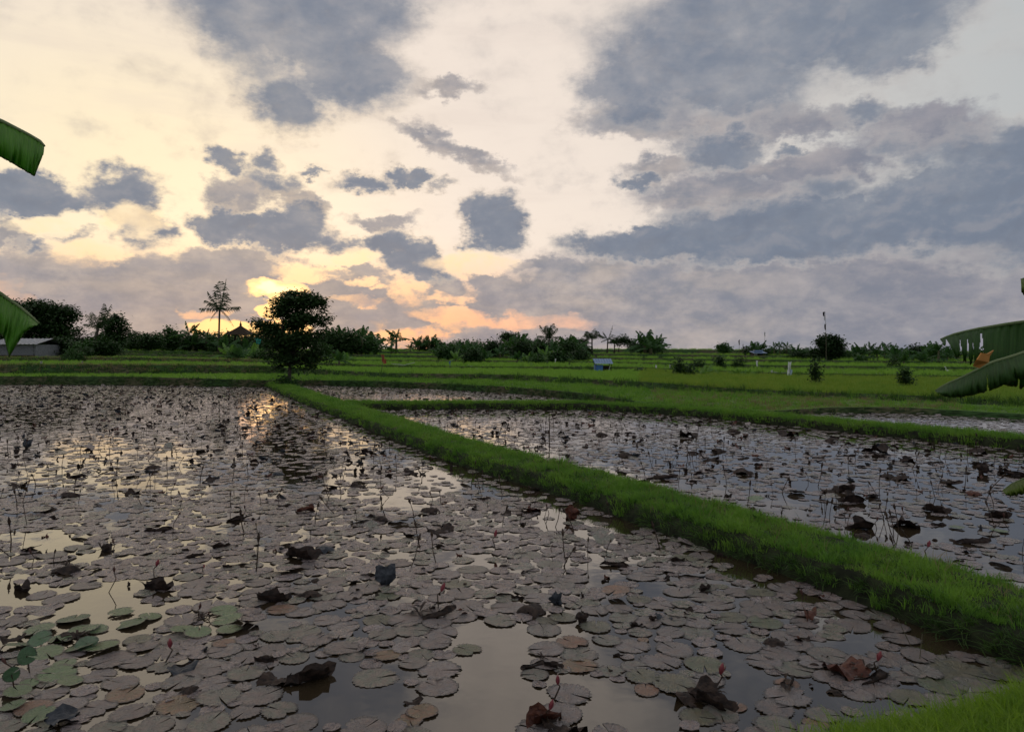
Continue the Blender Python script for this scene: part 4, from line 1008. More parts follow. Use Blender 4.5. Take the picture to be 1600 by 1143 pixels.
def tree(name, px, D, base_py, lobes, nleaf, lsize, mat, trunk_r, label, cat='tree', group=None, seed=1, shell=.5, z=None, aspect=.5, depthf=.8):
    """lobes in photo pixels (cx, cy, rx, ry); the tree gets the depth a round crown has"""
    s_ = D / F; zb = EYE - (base_py - HY) * s_ if z is None else z; p = Vector(((px - HX) * s_, D, zb)); root = empty(name, p)
    r = random.Random(seed); bl = []
    for cx, cy, rx, ry in lobes:
        bl.append(((cx - px) * s_, r.uniform(-.5, .5) * rx * s_, EYE - (cy - HY) * s_ - zb, rx * s_, rx * s_ * depthf, ry * s_))
    tb = MB(); limbs(tb, (0, 0, -.15), [(b[0], b[1], b[2]) for b in bl], trunk_r, seed); tb.build('trunk', M['bark'], root, smooth=True)
    cb = MB(); leaf_cloud(cb, bl, int(nleaf * 1.9), lsize * 1.45, seed, 0, shell, aspect=aspect * 1.3); cb.build('crown', mat, root)
    tag(root, label, cat, group); return root

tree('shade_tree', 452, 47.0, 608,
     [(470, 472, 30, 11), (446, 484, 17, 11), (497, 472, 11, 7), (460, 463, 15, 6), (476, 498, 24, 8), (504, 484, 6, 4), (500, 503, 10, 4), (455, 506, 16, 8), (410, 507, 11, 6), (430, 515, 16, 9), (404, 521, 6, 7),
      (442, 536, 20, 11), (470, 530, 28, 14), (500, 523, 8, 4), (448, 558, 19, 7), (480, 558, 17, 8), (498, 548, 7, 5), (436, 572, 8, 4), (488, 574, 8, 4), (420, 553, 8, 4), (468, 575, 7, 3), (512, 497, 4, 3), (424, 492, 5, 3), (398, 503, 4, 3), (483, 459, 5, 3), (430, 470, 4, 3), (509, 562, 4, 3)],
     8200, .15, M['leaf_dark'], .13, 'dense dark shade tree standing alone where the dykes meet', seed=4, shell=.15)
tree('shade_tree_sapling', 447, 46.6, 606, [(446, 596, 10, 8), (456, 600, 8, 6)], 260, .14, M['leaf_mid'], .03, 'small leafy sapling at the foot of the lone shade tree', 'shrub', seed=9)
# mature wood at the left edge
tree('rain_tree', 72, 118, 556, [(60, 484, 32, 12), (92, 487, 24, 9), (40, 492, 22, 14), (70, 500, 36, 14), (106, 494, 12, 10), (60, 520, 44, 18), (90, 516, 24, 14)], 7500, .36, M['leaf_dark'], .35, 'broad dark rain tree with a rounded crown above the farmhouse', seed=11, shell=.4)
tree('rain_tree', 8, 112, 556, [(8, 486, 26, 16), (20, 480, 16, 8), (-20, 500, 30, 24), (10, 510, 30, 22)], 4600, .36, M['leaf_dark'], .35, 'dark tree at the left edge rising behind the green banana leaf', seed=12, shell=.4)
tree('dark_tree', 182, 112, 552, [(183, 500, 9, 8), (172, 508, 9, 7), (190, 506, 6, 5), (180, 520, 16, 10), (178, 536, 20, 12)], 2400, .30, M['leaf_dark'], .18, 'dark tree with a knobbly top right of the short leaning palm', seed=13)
for i, (px, top, base, w, D, lab, mt) in enumerate([
    (100, 528, 558, 34, 96, 'dark bush right of the farmhouse', 'leaf_dark'), (135, 530, 560, 26, 95, 'bush under the short leaning palm', 'leaf_mid'), (165, 528, 556, 22, 96, 'bush left of the upper terraces', 'leaf_dark'),
    (205, 519, 546, 16, 135, 'low round bush on the ridge right of the knobbly tree', 'leaf_dark'), (225, 522, 546, 15, 138, 'wide low bush on the left ridge', 'leaf_dark'), (246, 519, 546, 13, 140, 'hedge bush left of the fan shaped bush', 'leaf_mid'),
    (266, 511, 548, 15, 132, 'round fan shaped bush on the left ridge', 'leaf_mid'), (286, 528, 548, 12, 138, 'small bush right of the fan shaped bush', 'leaf_dark'), (318, 530, 548, 14, 140, 'small bush left of the tall palm', 'leaf_dark'),
    (343, 526, 552, 14, 125, 'leafy bush around the foot of the tall coconut palm', 'leaf_mid'), (364, 524, 552, 14, 122, 'green bush in front of the thatched roof', 'leaf_mid'), (392, 522, 552, 18, 122, 'bush between the thatched roof and the shade tree', 'leaf_dark'),
    (520, 517, 550, 16, 128, 'dark bush just right of the shade tree', 'leaf_dark'), (545, 528, 552, 14, 130, 'low bush below the ragged bananas', 'leaf_dark'), (500, 535, 560, 16, 110, 'bush half hidden by the shade tree', 'leaf_mid'),
    (660, 529, 549, 11, 150, 'leafy shrub left of the pair on the centre ridge', 'leaf_mid'), (682, 528, 549, 10, 150, 'leafy shrub right of the pair on the centre ridge', 'leaf_mid'),
    (738, 544, 572, 13, 96, 'very dark round bush among the centre bananas', 'leaf_dark'), (700, 542, 563, 14, 105, 'green bush at the left end of the centre bananas', 'leaf_mid'), (770, 533, 556, 14, 120, 'dark bush below the flat topped tree', 'leaf_dark'),
    (815, 531, 562, 16, 112, 'dense bush in the middle of the centre thicket', 'leaf_dark'), (845, 532, 560, 14, 116, 'dense bush left of the thicket palm', 'leaf_dark'), (889, 533, 560, 15, 112, 'dark round bush on the terrace above the blue hut', 'leaf_dark'),
    (905, 545, 568, 12, 98, 'dark round bush left of the blue hut', 'leaf_dark'), (872, 550, 570, 11, 96, 'spiky low bush left of the small white post', 'leaf_mid'), (840, 556, 572, 12, 94, 'low green bush at the foot of the centre thicket', 'leaf_mid'),
    (990, 533, 547, 9, 140, 'small round bush left of the big leafy clump', 'leaf_dark'), (1060, 558, 594, 8, 58, 'dark bush left of the yellow green bananas', 'leaf_dark'), (1078, 572, 597, 9, 58, 'small dark bush beside the first young banana', 'leaf_dark'),
    (1090, 562, 580, 14, 74, 'low round bush behind the young bananas', 'leaf_dark'), (1125, 556, 577, 7, 80, 'narrow dark bush right of the young bananas', 'leaf_dark'), (1154, 558, 578, 12, 80, 'round bush left of the white flag', 'leaf_dark'),
    (1131, 538, 549, 10, 135, 'small spreading bush on the skyline left of the shed', 'leaf_mid'), (1170, 545, 556, 8, 125, 'bush at the left wall of the grey shed', 'leaf_dark'), (1250, 550, 566, 16, 108, 'broad low bush on the top terrace', 'leaf_dark'),
    (1274, 558, 600, 6, 46, 'dark upright bush standing in the golden rice', 'leaf_dark'), (1276, 548, 566, 10, 106, 'dark bush left of the kite pole tree', 'leaf_dark'), (1415, 574, 603, 4, 42, 'small dark bush in the golden rice at the right', 'leaf_dark'),
    (1326, 552, 566, 14, 110, 'low bush right of the kite pole tree', 'leaf_mid'), (1000, 575, 592, 6, 66, 'tiny dark bush right of the blue hut', 'leaf_dark'), (903, 574, 588, 5, 70, 'tiny dark bush in the rice left of the blue hut', 'leaf_dark'),
    (1468, 545, 566, 14, 108, 'dark bush behind the torn banana leaf', 'leaf_dark'), (1352, 560, 572, 10, 98, 'low terrace bush left of the big banana clump', 'leaf_mid'), (1395, 555, 588, 13, 76, 'dense dark base of the big right banana clump', 'leaf_dark'),
    (115, 545, 566, 18, 85, 'pale leafy bush left of the brown bank', 'leaf_mid'), (405, 545, 566, 14, 88, 'low bush left of the shade tree crown', 'leaf_mid'), (365, 548, 568, 12, 86, 'low green bush at the end of the brown bank', 'leaf_mid')]):
    k = (base - top); cy = top + k * .45
    small = w < 10
    lob = [(px, top + k * .22, w * .55, k * .2), (px - w * .2, top + k * .45, w * .7, k * .22), (px + w * .25, top + k * .62, w * .6, k * .2), (px, top + k * .8, w * .7, k * .18)] if small else \
          [(px, cy, w * .7, k * .32), (px - w * .5, cy + k * .15, w * .42, k * .24), (px + w * .5, cy + k * .1, w * .42, k * .26), (px + w * .1, cy + k * .3, w * .8, k * .2), (px + w * (.3 if i % 2 else -.25), top + k * .12, w * .25, k * .12)]
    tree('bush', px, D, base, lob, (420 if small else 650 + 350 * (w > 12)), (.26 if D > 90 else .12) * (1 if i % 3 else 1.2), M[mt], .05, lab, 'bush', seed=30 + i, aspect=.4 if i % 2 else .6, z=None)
HEDGE = [(118, 510, 552, 18), (30, 520, 556, 26), (155, 516, 552, 16), (215, 520, 548, 18), (236, 522, 548, 14), (276, 519, 548, 12), (300, 524, 548, 14), (322, 525, 550, 14), (340, 520, 552, 14), (357, 518, 552, 14), (376, 519, 552, 16),
         (394, 516, 554, 16), (412, 518, 554, 14), (510, 512, 552, 16), (528, 514, 552, 14), (543, 519, 552, 14), (562, 524, 552, 14), (580, 534, 552, 12), (700, 536, 560, 16), (720, 534, 562, 16), (744, 533, 560, 16), (768, 534, 560, 16), (790, 528, 560, 18),
         (812, 526, 560, 18), (832, 526, 560, 18), (852, 527, 560, 18), (872, 530, 560, 16), (892, 528, 558, 16), (908, 536, 556, 12), (1016, 530, 552, 18), (1205, 547, 560, 14), (1225, 547, 560, 14), (1262, 546, 562, 16), (1310, 547, 564, 14),
         (1340, 548, 566, 18), (1365, 547, 566, 18), (1392, 547, 568, 18), (1420, 549, 568, 16), (1452, 547, 570, 18), (1490, 548, 570, 18), (1530, 550, 570, 20), (1570, 550, 570, 20), (1600, 550, 570, 18)]
for i, (px, top, base, w) in enumerate(HEDGE):
    k = base - top; cy = top + k * .42
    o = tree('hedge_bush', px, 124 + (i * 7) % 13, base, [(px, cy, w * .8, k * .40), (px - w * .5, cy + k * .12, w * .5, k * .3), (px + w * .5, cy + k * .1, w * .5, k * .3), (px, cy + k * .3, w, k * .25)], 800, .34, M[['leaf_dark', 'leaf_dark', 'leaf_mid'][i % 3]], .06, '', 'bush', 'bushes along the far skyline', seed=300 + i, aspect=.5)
    items.append((o, px, cy, ['dark skyline bush', 'dark skyline bush', 'greener skyline bush'][i % 3], 'hedge'))
tree('kite_pole_tree', 1297, 104, 566, [(1290, 538, 10, 9), (1303, 536, 9, 8), (1297, 530, 8, 5), (1308, 548, 8, 10), (1298, 552, 12, 10), (1285, 534, 5, 3)], 2600, .30, M['leaf_dark'], .16, 'bushy dark tree at the foot of the tall kite pole', 'tree', seed=90)
tree('flat_topped_tree', 797, 128, 560, [(795, 525, 9, 2.5), (788, 528, 4, 2), (803, 527, 5, 2)], 420, .30, M['leaf_dark'], .12, 'thin flat topped tree on the skyline', 'tree', seed=91)
tree('knob_tree', 1430, 112, 562, [(1428, 546, 5, 3), (1436, 545, 4, 3), (1432, 555, 6, 5)], 500, .28, M['leaf_dark'], .1, 'small forked tree near the right skyline', 'tree', seed=92)
tree('skyline_tree', 966, 134, 549, [(966, 532, 3, 5), (975, 529, 3, 4), (978, 533, 4, 5)], 420, .28, M['leaf_dark'], .08, 'thin windswept tree right of the skyline palms', 'tree', seed=93)

def frond_mesh(name, L_, up, droop, seed, mat, wind=0.0, nseg=9, lw=.035, ll=.34, ragged=0.0):
    """palm frond: a rib with paired drooping leaflets, reaching out along +X"""
    r = np.random.default_rng(seed); mb = MB(); pts = []
    for i in range(nseg + 1):
        t = i / nseg; pts.append(Vector((L_ * (t * math.cos(up) * (1 - .12 * t)), wind * t * t * L_, L_ * (t * math.sin(up) - droop * t * t))))
    mb.tube(pts, [.035 * (1 - .85 * i / nseg) + .006 for i in range(nseg + 1)], 4)
    for i in range(1, nseg + 1):
        for h in (0, .5):
            j = min(i - 1 + h, nseg - .01); a = pts[int(j)].lerp(pts[min(int(j) + 1, nseg)], j - int(j)); t = j / nseg
            d = (pts[min(int(j) + 1, nseg)] - pts[int(j)]).normalized()
            for sg in (-1, 1):
                if r.uniform() < ragged: continue
                ln = L_ * ll * (math.sin(math.pi * min(.95, t * .85 + .15)) ** .6) * r.uniform(.75, 1.1)
                o_ = (d * .55 + Vector((0, sg * .7, 0)) + Vector((0, 0, -.35 + r.normal(0, .12)))).normalized()
                m_ = a + o_ * ln * .5; e_ = a + o_ * ln + Vector((0, 0, -ln * .35)); w = d * lw * L_ * .5
                mb.add([a - w * .5, a + w * .5, m_ + w, m_ - w, e_], [(0, 1, 2, 3), (3, 2, 4)])
    return mb.mesh(name, mat)
def palm(px, D, base_py, crown_py, spread, label, fronds, trunk_r=.16, lean=0.0, z=None, seed=1, group='coconut palms on the skyline', name='coconut_palm'):
    s_ = D / F; zb = EYE - (base_py - HY) * s_; hc = (base_py - crown_py) * s_; L_ = spread * s_ * 1.12
    root = empty(name, ((px - HX) * s_, D, zb)); n = 8
    pts = [(lean * (i / n) ** 2 * hc, 0, -.3 + (hc + .3) * i / n) for i in range(n + 1)]
    mb = MB(); mb.tube(pts, [trunk_r * (1.5 - .75 * min(1, i / n * 1.6)) if i < 3 else trunk_r * .85 for i in range(n + 1)], 8); mb.build('trunk', M['bark'], root, smooth=True)
    r = random.Random(seed); cache = {}
    for i, (az, up, ln, dr, wind) in enumerate(fronds):
        me = frond_mesh('frond', L_ * ln, R(up), dr, seed * 50 + i, M['palm'], wind, ragged=.1)
        f_ = obj('frond', me, root, (pts[-1][0], 0, hc)); f_.rotation_euler = (0, 0, R(az))
    tag(root, label, 'palm tree', group); return root
# tall palm: two outstretched level fronds, a tuft of upright wind-combed ones
palm(342, 116, 546, 483, 34, 'tall coconut palm silhouetted left of the thatched roof',
     [(0, 12, 1.0, .10, 0), (180, 8, .95, .10, 0), (170, 38, .95, .22, 0), (100, 76, 1.3, .05, 0), (20, 78, 1.35, .03, .05), (160, 80, 1.1, .05, 0), (70, 62, .95, .1, 0), (200, 58, 1.0, .12, 0), 
      (-20, 48, .85, .25, 0), (20, -30, .7, .5, 0), (-60, 30, .8, .5, 0), (250, 40, .9, .4, 0), (190, -25, .5, .6, 0)], .17, .02, seed=2)
palm(148, 98, 556, 512, 36, 'short leaning palm combed upward by the wind at the left', [(0, 75, 1.05, .05, 0), (20, 62, 1.1, .05, 0), (-20, 68, .95, .08, .05), (180, 50, .8, .1, 0), (160, 62, .8, .1, 0), (90, 60, .8, .2, 0), (-90, 60, .8, .2, 0), (10, 45, .9, .2, 0), (190, 30, .7, .3, 0)], .2, .12, seed=3)
palm(132, 88, 562, 552, 22, 'low young palm with pale arching fronds below the leaning palm', [(a_, 40 + (i % 3) * 15, 1, .5, 0) for i, a_ in enumerate(range(0, 360, 45))], .12, 0, seed=4)
std = lambda k: [(a_ + 13 * k, 25 + 40 * ((i * 7 + k) % 5) / 4, .85 + .3 * ((i * 5 + k) % 3) / 2, .25 + .25 * ((i + k) % 3) / 2, 0) for i, a_ in enumerate(range(0, 360, 28))]
up_ = lambda k: [(a_ + 13 * k, 45 + 38 * ((i * 7 + k) % 5) / 4, .9 + .3 * ((i * 5 + k) % 3) / 2, .12 + .15 * ((i + k) % 3) / 2, 0) for i, a_ in enumerate(range(0, 360, 36))]
palm(858, 122, 556, 528, 22, 'pointed coconut palm rising above the centre thicket', up_(1) + [(0, 20, 1.0, .3, 0), (180, 25, 1.0, .3, 0)], .15, 0, seed=5)
palm(925, 134, 550, 528, 20, 'full round palm right of the dark bush on the skyline', std(2), .15, 0, seed=6)
palm(912, 136, 549, 535, 14, 'low palm pressed against the full round palm', std(3), .13, 0, seed=7)
palm(949, 134, 549, 530, 18, 'ragged windblown palm second from the full round palm', [(180, 35, 1.0, .2, 0), (0, 70, 1.2, .05, 0), (20, 50, .8, .3, 0), (170, 60, .9, .2, 0), (0, 20, .7, .5, 0), (200, 0, .7, .3, 0)], .13, .05, seed=8)
palm(960, 136, 549, 536, 13, 'small low palm between the windblown palm and the thin tree', std(5), .12, 0, seed=9)

# bananas
def banana_leaf_mesh(name, L_, w, up, droop, seed, mat, torn=.5):
    """arching blade with its rib, torn into strips along the side veins; reaches along +X"""
    r = np.random.default_rng(seed); mb = MB(); n = 11; rib = []
    for i in range(n + 1):
        t = i / n; rib.append(Vector((L_ * (t * math.cos(up) + .18 * droop * t * t), 0, L_ * (t * math.sin(up) - droop * t * t))))
    mb.tube(rib, [.035 * (1 - .8 * i / n) * L_ / 2 + .004 for i in range(n + 1)], 4)
    s0 = 2
    for sg in (-1, 1):
        for i in range(s0, n):
            a, b = rib[i], rib[i + 1]; t = (i + .5 - s0) / (n - s0); ww = w * (math.sin(math.pi * (t * .85 + .12)) ** .6); gap = .25 * (r.uniform() < torn); dr = r.uniform(.15, .55) + (.5 if r.uniform() < torn * .4 else 0)
            bb = b.lerp(a, gap * .3); out = Vector((.25 * ww, sg * ww, -ww * dr))
            m1, m2 = a + out * .55 + Vector((0, 0, ww * .08)), bb + out * .55 + Vector((0, 0, ww * .08)); e1, e2 = a + out + Vector((0, 0, -ww * .1)), b.lerp(a, gap) + out * .96 + Vector((0, 0, -ww * .1))
            mb.add([a, bb, m2, m1, e2, e1], [(0, 1, 2, 3), (3, 2, 4, 5)])
    return mb.mesh(name, mat)
ban_protos = {}
def banana_proto(kind, k):
    key = (kind, k)
    if key in ban_protos: return None
    mat = M['banana_light'] if kind == 'young' else M['banana']; root = empty('banana_plant'); r = random.Random(77 + k)
    h = {'tall': 1.0, 'clump': .45, 'young': .35}[kind]
    mb = MB(); mb.tube([(0, 0, -.1), (.01, 0, h * .5), (.03, 0, h)], [.085, .07, .05], 8); mb.build('stem', M['stem'], root, smooth=True)
    nl = {'tall': 8, 'clump': 10, 'young': 8}[kind]
    for i in range(nl):
        up = R([78, 62, 50, 38, 70, 30, 55, 15, 82, 45][i] if kind != 'tall' else [80, 60, 42, 30, 55, 15, 70, -5][i])
        me = banana_leaf_mesh('leaf', (1.05 if kind != 'tall' else 1.0) * r.uniform(.8, 1.1), .17 if kind != 'tall' else .14, up, .25 + .5 * r.random() * (1 - up / 1.6), 900 + k * 20 + i, mat, .3 if kind == 'young' else .75)
        f_ = obj('leaf', me, root, (.03, 0, h - .03)); f_.rotation_euler = (r.uniform(-.2, .2), 0, R(i * 137 + 40 * k))
    ban_protos[key] = (root, family(root), max((Euler(f_.rotation_euler).to_matrix() @ v.co + f_.location).z for f_ in kids(root) for v in f_.data.vertices) * .97); return root
BAN = []   # px, top, base, D, kind
for v in [(296, 503, 540, 128, 'tall'), (309, 512, 540, 130, 'tall'), (322, 514, 542, 130, 'tall'), (331, 518, 543, 131, 'tall'), (302, 520, 543, 126, 'clump'), (352, 522, 556, 112, 'clump'), (384, 528, 556, 110, 'clump'),
          (372, 540, 572, 86, 'clump'), (358, 536, 564, 92, 'young'), (394, 536, 566, 90, 'young'), (530, 546, 574, 80, 'clump'), (540, 549, 571, 84, 'young'), (523, 512, 550, 126, 'tall'), (534, 508, 549, 128, 'tall'), (548, 511, 550, 128, 'tall'),
          (558, 513, 550, 127, 'tall'), (566, 509, 550, 126, 'tall'), (575, 515, 550, 130, 'clump'), (590, 519, 548, 134, 'clump'), (612, 520, 547, 140, 'tall'), (619, 514, 547, 140, 'tall'), (641, 535, 547, 150, 'clump'),
          (653, 524, 549, 148, 'clump'), (671, 522, 549, 148, 'clump'), (690, 533, 558, 114, 'clump'), (705, 537, 563, 106, 'clump'), (716, 531, 560, 112, 'tall'), (727, 530, 562, 108, 'clump'), (735, 532, 558, 116, 'clump'), (748, 538, 566, 102, 'clump'),
          (757, 545, 570, 96, 'clump'), (712, 545, 568, 98, 'young'), (765, 532, 556, 120, 'tall'), (781, 537, 560, 112, 'clump'), (803, 524, 556, 120, 'clump'), (813, 519, 554, 124, 'tall'), (824, 526, 556, 120, 'clump'), (832, 526, 556, 119, 'clump'),
          (808, 548, 570, 96, 'clump'), (822, 550, 570, 96, 'young'), (834, 548, 568, 98, 'clump'), (866, 530, 558, 114, 'clump'), (878, 526, 556, 118, 'clump'), (888, 523, 556, 119, 'clump'), (899, 525, 556, 118, 'clump'), (851, 540, 562, 108, 'young'),
          (832, 566, 582, 80, 'young'), (1008, 517, 552, 128, 'clump'), (1016, 515, 552, 127, 'clump'), (1024, 522, 552, 128, 'clump'), (1018, 528, 552, 124, 'clump'), (1066, 568, 596, 58, 'young'), (1094, 570, 594, 60, 'young'), (1105, 570, 592, 62, 'young'),
          (1120, 576, 592, 62, 'young'), (1153, 574, 592, 62, 'young'), (1168, 576, 592, 62, 'young'), (1174, 579, 592, 63, 'young'), (1178, 540, 556, 126, 'clump'), (1188, 539, 556, 128, 'clump'), (1210, 541, 557, 122, 'tall'), (1218, 540, 557, 122, 'tall'),
          (1229, 541, 557, 122, 'tall'), (1244, 544, 558, 120, 'clump'), (1337, 546, 564, 112, 'clump'), (1347, 542, 564, 112, 'clump'), (1359, 541, 564, 112, 'tall'), (1370, 544, 564, 112, 'clump'), (1382, 541, 565, 112, 'tall'), (1393, 544, 566, 108, 'clump'),
          (1402, 545, 572, 92, 'clump'), (1412, 548, 576, 88, 'clump'), (1448, 546, 568, 104, 'clump'), (1458, 540, 574, 96, 'clump'), (1466, 541, 574, 94, 'tall'), (1444, 552, 576, 92, 'clump'), (1482, 548, 568, 104, 'clump'), (1525, 548, 566, 108, 'clump'),
          (1560, 546, 566, 106, 'tall'), (1580, 548, 568, 104, 'clump'), (1596, 546, 568, 104, 'clump')]: BAN.append(v)
for i, (px, top, base, D, kind) in enumerate(BAN):
    if px > 1150 and D > 90: top -= 7
    k = i % 3; fresh = banana_proto(kind, k); root, fam, H0 = ban_protos[(kind, k)]
    o = fresh if fresh else copy_tree(root, fam)
    s_ = D / F; x = (px - HX) * s_; z = EYE - (base - HY) * s_; lz = land_z(x, D)
    if lz is not None: base = HY + (EYE - min(z, lz)) / s_
    if lz is not None and abs(lz - z) < 2: z = min(z, lz + .3) if z > lz else z
    o.location = (x, D, min(z, lz) if lz is not None else z); h = (base - top) * s_; w = h / H0
    o.scale = (w, w, w * 1.0); o.rotation_euler = (0, 0, rng.uniform(0, 6.28))
    tag(o, None, 'banana plant', 'banana plants on the terraces'); items.append((o, px, (top + base) / 2, {'tall': 'ragged tall banana plant', 'clump': 'leafy green banana plant', 'young': 'young light green banana plant'}[kind], 'banana'))

# --- banana plants beside the camera: torn leaves hanging into the frame
def leaf_near_f(c1, c2, dry=0.0):
    def f(k):
        oc = coord(k, 'UV'); u, v, w_ = k.sep(oc)
        st = k.noise(k.xyz(k.m('MULTIPLY', u, 90.0), k.m('MULTIPLY', v, 1.5), 0.0), 1.0, 2); n = k.noise(coord(k), 6.0, 4)
        c = k.mix(k.ss(st, .35, .65), c1 + (1,), c2 + (1,)); c = k.mix(k.ss(n, .58, .75, 0, .5), c, (.14, .15, .03, 1))
        c = k.mix(k.m('MULTIPLY', k.ss(v, .93, 1.0), .8), c, (.09, .06, .02, 1))
        principled(k, c, .6, .3, bump(k, st, .3, .005), trans=.55, trans_col=k.v('MULTIPLY', c, (1.2, 1.6, .6)))
    return material('near_banana_leaf', f)
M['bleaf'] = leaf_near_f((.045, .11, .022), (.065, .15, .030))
M['bleaf_lit'] = leaf_near_f((.10, .26, .025), (.15, .34, .035))  # brighter green for the leaves of the left plant
M['bleaf_yellow'] = leaf_near_f((.15, .22, .03), (.20, .26, .04))
M['bdry'] = plain('dry_leaf_orange', (.42, .17, .03), (.55, .26, .06), .7)
M['brib'] = plain('leaf_rib', (.12, .17, .06), (.16, .20, .08), .5)
def near_leaf(root, rib, lower, D, tears, mat, slack=.10, rib_r=.008, far_side=True, name='leaf', rag=1.0):
    """rib and lower edge traced as outlines, given distance, belly and thickness; tears = list of (start, end, depth) along the rib"""
    bx = root.location
    rx = [p[0] for p in rib]; 
    def P_(px, py, d): return Vector(((px - HX) / F * d, d, EYE - (py - HY) * d / F)) - bx
    n, m = 170, 8; mb = MB(); uvs = []
    tl = np.linspace(0, 1, n + 1); rl = np.interp(tl, np.linspace(0, 1, len(rib)), rx), np.interp(tl, np.linspace(0, 1, len(rib)), [p[1] for p in rib])
    ll = np.interp(tl, np.linspace(0, 1, len(lower)), [p[0] for p in lower]), np.interp(tl, np.linspace(0, 1, len(lower)), [p[1] for p in lower])
    def row(i, off):
        out = []
        for j in range(m + 1):
            v = j / m; x = rl[0][i] + (ll[0][i] - rl[0][i]) * v; y = rl[1][i] + (ll[1][i] - rl[1][i]) * v
            y += (mnoise.noise(Vector((i * .30, 0, off))) * 5 + mnoise.noise(Vector((i * .9, 4, off))) * 2.5) * v ** 4 * rag
            d = D - slack * math.sin(v * math.pi * .8) - .06 * v + .014 * mnoise.noise(Vector((i * .22, v * 2, 3))) + .06 * math.sin(tl[i] * 2.5); out.append(P_(x, y, d))
        return out
    i = 0; vs, fs = [], []
    rows_ = [row(i, 1) for i in range(n + 1)]
    base = {}
    for i in range(n):
        for j in range(m):
            tm, v0 = (tl[i] + tl[i + 1]) / 2, (j + .5) / m
            if any(a + (b - a) * .5 * max(0, 1 - (v0 - (1 - dp)) / max(dp, .01)) < tm < b - (b - a) * .5 * max(0, 1 - (v0 - (1 - dp)) / max(dp, .01)) and v0 > 1 - dp for a, b, dp in tears): continue
            fs.append((i * (m + 1) + j, (i + 1) * (m + 1) + j, (i + 1) * (m + 1) + j + 1, i * (m + 1) + j + 1))
    vs = [p for r_ in rows_ for p in r_]
    me = mesh(name, vs, fs, mat, smooth=True); uv = me.uv_layers.new(name='UVMap')
    for l in me.loops: uv.data[l.index].uv = ((l.vertex_index // (m + 1)) / n, (l.vertex_index % (m + 1)) / m)
    o = obj(name, me, root); sd = o.modifiers.new('thickness', 'SOLIDIFY'); sd.thickness = .0015
    mb = MB(); mb.tube([rows_[i][0] + Vector((0, 0, .002)) for i in range(0, n + 1, 10)], [rib_r * (1 - .6 * (1 - i / n)) for i in range(0, n + 1, 10)], 8); mb.build('rib', M['brib'], o, smooth=True)
    if far_side:      # the half of the blade on the other side of the rib, hanging behind
        vs2 = []
        for i in range(n + 1):
            for j in range(4):
                v = j / 3; x = rl[0][i] + (ll[0][i] - rl[0][i]) * v * .7; y = rl[1][i] + (ll[1][i] - rl[1][i]) * v * .45; vs2.append(P_(x, y, D + .02 + .16 * v + .06 * math.sin(tl[i] * 2.5)))
        fs2 = [(i * 4 + j, i * 4 + j + 1, (i + 1) * 4 + j + 1, (i + 1) * 4 + j) for i in range(n) for j in range(3) if not any(a - .01 < (tl[i] + .01) < b + .01 for a, b, dp in tears)]
        me2 = mesh('leaf_half', vs2, fs2, mat, smooth=True); uv = me2.uv_layers.new(name='UVMap')
        for l in me2.loops: uv.data[l.index].uv = ((l.vertex_index // 4) / n, (l.vertex_index % 4) / 3)
        obj('leaf_half', me2, o)
    return o
def near_stem(root, h, r_=.10):
    mb = MB(); mb.tube([(0, 0, -.1), (.02, 0, h * .5), (.0, 0, h)], [r_, r_ * .8, r_ * .5], 12); return mb.build('stem', M['stem'], root, smooth=True)
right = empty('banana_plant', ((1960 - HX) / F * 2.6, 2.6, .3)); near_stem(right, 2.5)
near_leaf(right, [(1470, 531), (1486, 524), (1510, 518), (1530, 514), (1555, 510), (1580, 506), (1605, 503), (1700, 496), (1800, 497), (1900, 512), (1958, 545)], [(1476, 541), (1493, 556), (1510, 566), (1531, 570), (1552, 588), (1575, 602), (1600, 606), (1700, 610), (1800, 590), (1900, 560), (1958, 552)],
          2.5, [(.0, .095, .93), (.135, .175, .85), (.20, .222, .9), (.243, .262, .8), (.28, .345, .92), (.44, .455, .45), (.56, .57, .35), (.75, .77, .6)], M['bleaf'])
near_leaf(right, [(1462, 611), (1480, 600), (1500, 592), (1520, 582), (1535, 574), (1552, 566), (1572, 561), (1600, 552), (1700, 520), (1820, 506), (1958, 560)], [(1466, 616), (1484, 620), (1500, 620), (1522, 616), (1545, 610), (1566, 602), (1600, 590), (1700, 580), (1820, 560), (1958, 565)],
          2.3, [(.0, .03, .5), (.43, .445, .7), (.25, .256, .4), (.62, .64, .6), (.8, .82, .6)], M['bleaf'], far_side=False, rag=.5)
mb = MB(); bx = right.location
def PR(px, py, d): return Vector(((px - HX) / F * d, d, EYE - (py - HY) * d / F)) - bx
mb.add([PR(1521, 572, 2.22), PR(1530, 575, 2.24), PR(1545, 566, 2.26), PR(1547, 556, 2.27), PR(1553, 547, 2.29), PR(1543, 553, 2.25), PR(1534, 551, 2.22), PR(1527, 562, 2.19)], [(0, 1, 2, 7), (7, 2, 3, 6), (6, 3, 5), (5, 3, 4)])
dry = mb.build('dry_leaf_scrap', M['bdry'], right); sd = dry.modifiers.new('thickness', 'SOLIDIFY'); sd.thickness = .003
near_leaf(right, [(1567, 767), (1580, 757), (1600, 748), (1700, 700), (1800, 660), (1930, 700)], [(1572, 773), (1585, 773), (1605, 770), (1700, 750), (1800, 700), (1930, 710)], 2.2, [], M['bleaf_yellow'], far_side=False, rib_r=.004)
near_leaf(right, [(1595, 437), (1604, 434), (1640, 430), (1720, 440), (1800, 460), (1935, 520)], [(1596, 456), (1602, 460), (1640, 470), (1720, 470), (1800, 480), (1935, 530)], 2.6, [(.2, .25, .6)], M['bleaf_yellow'], far_side=False, rib_r=.004)
tag(right, 'near banana plant at the right edge with torn hanging leaves and an orange dry scrap', 'banana plant')
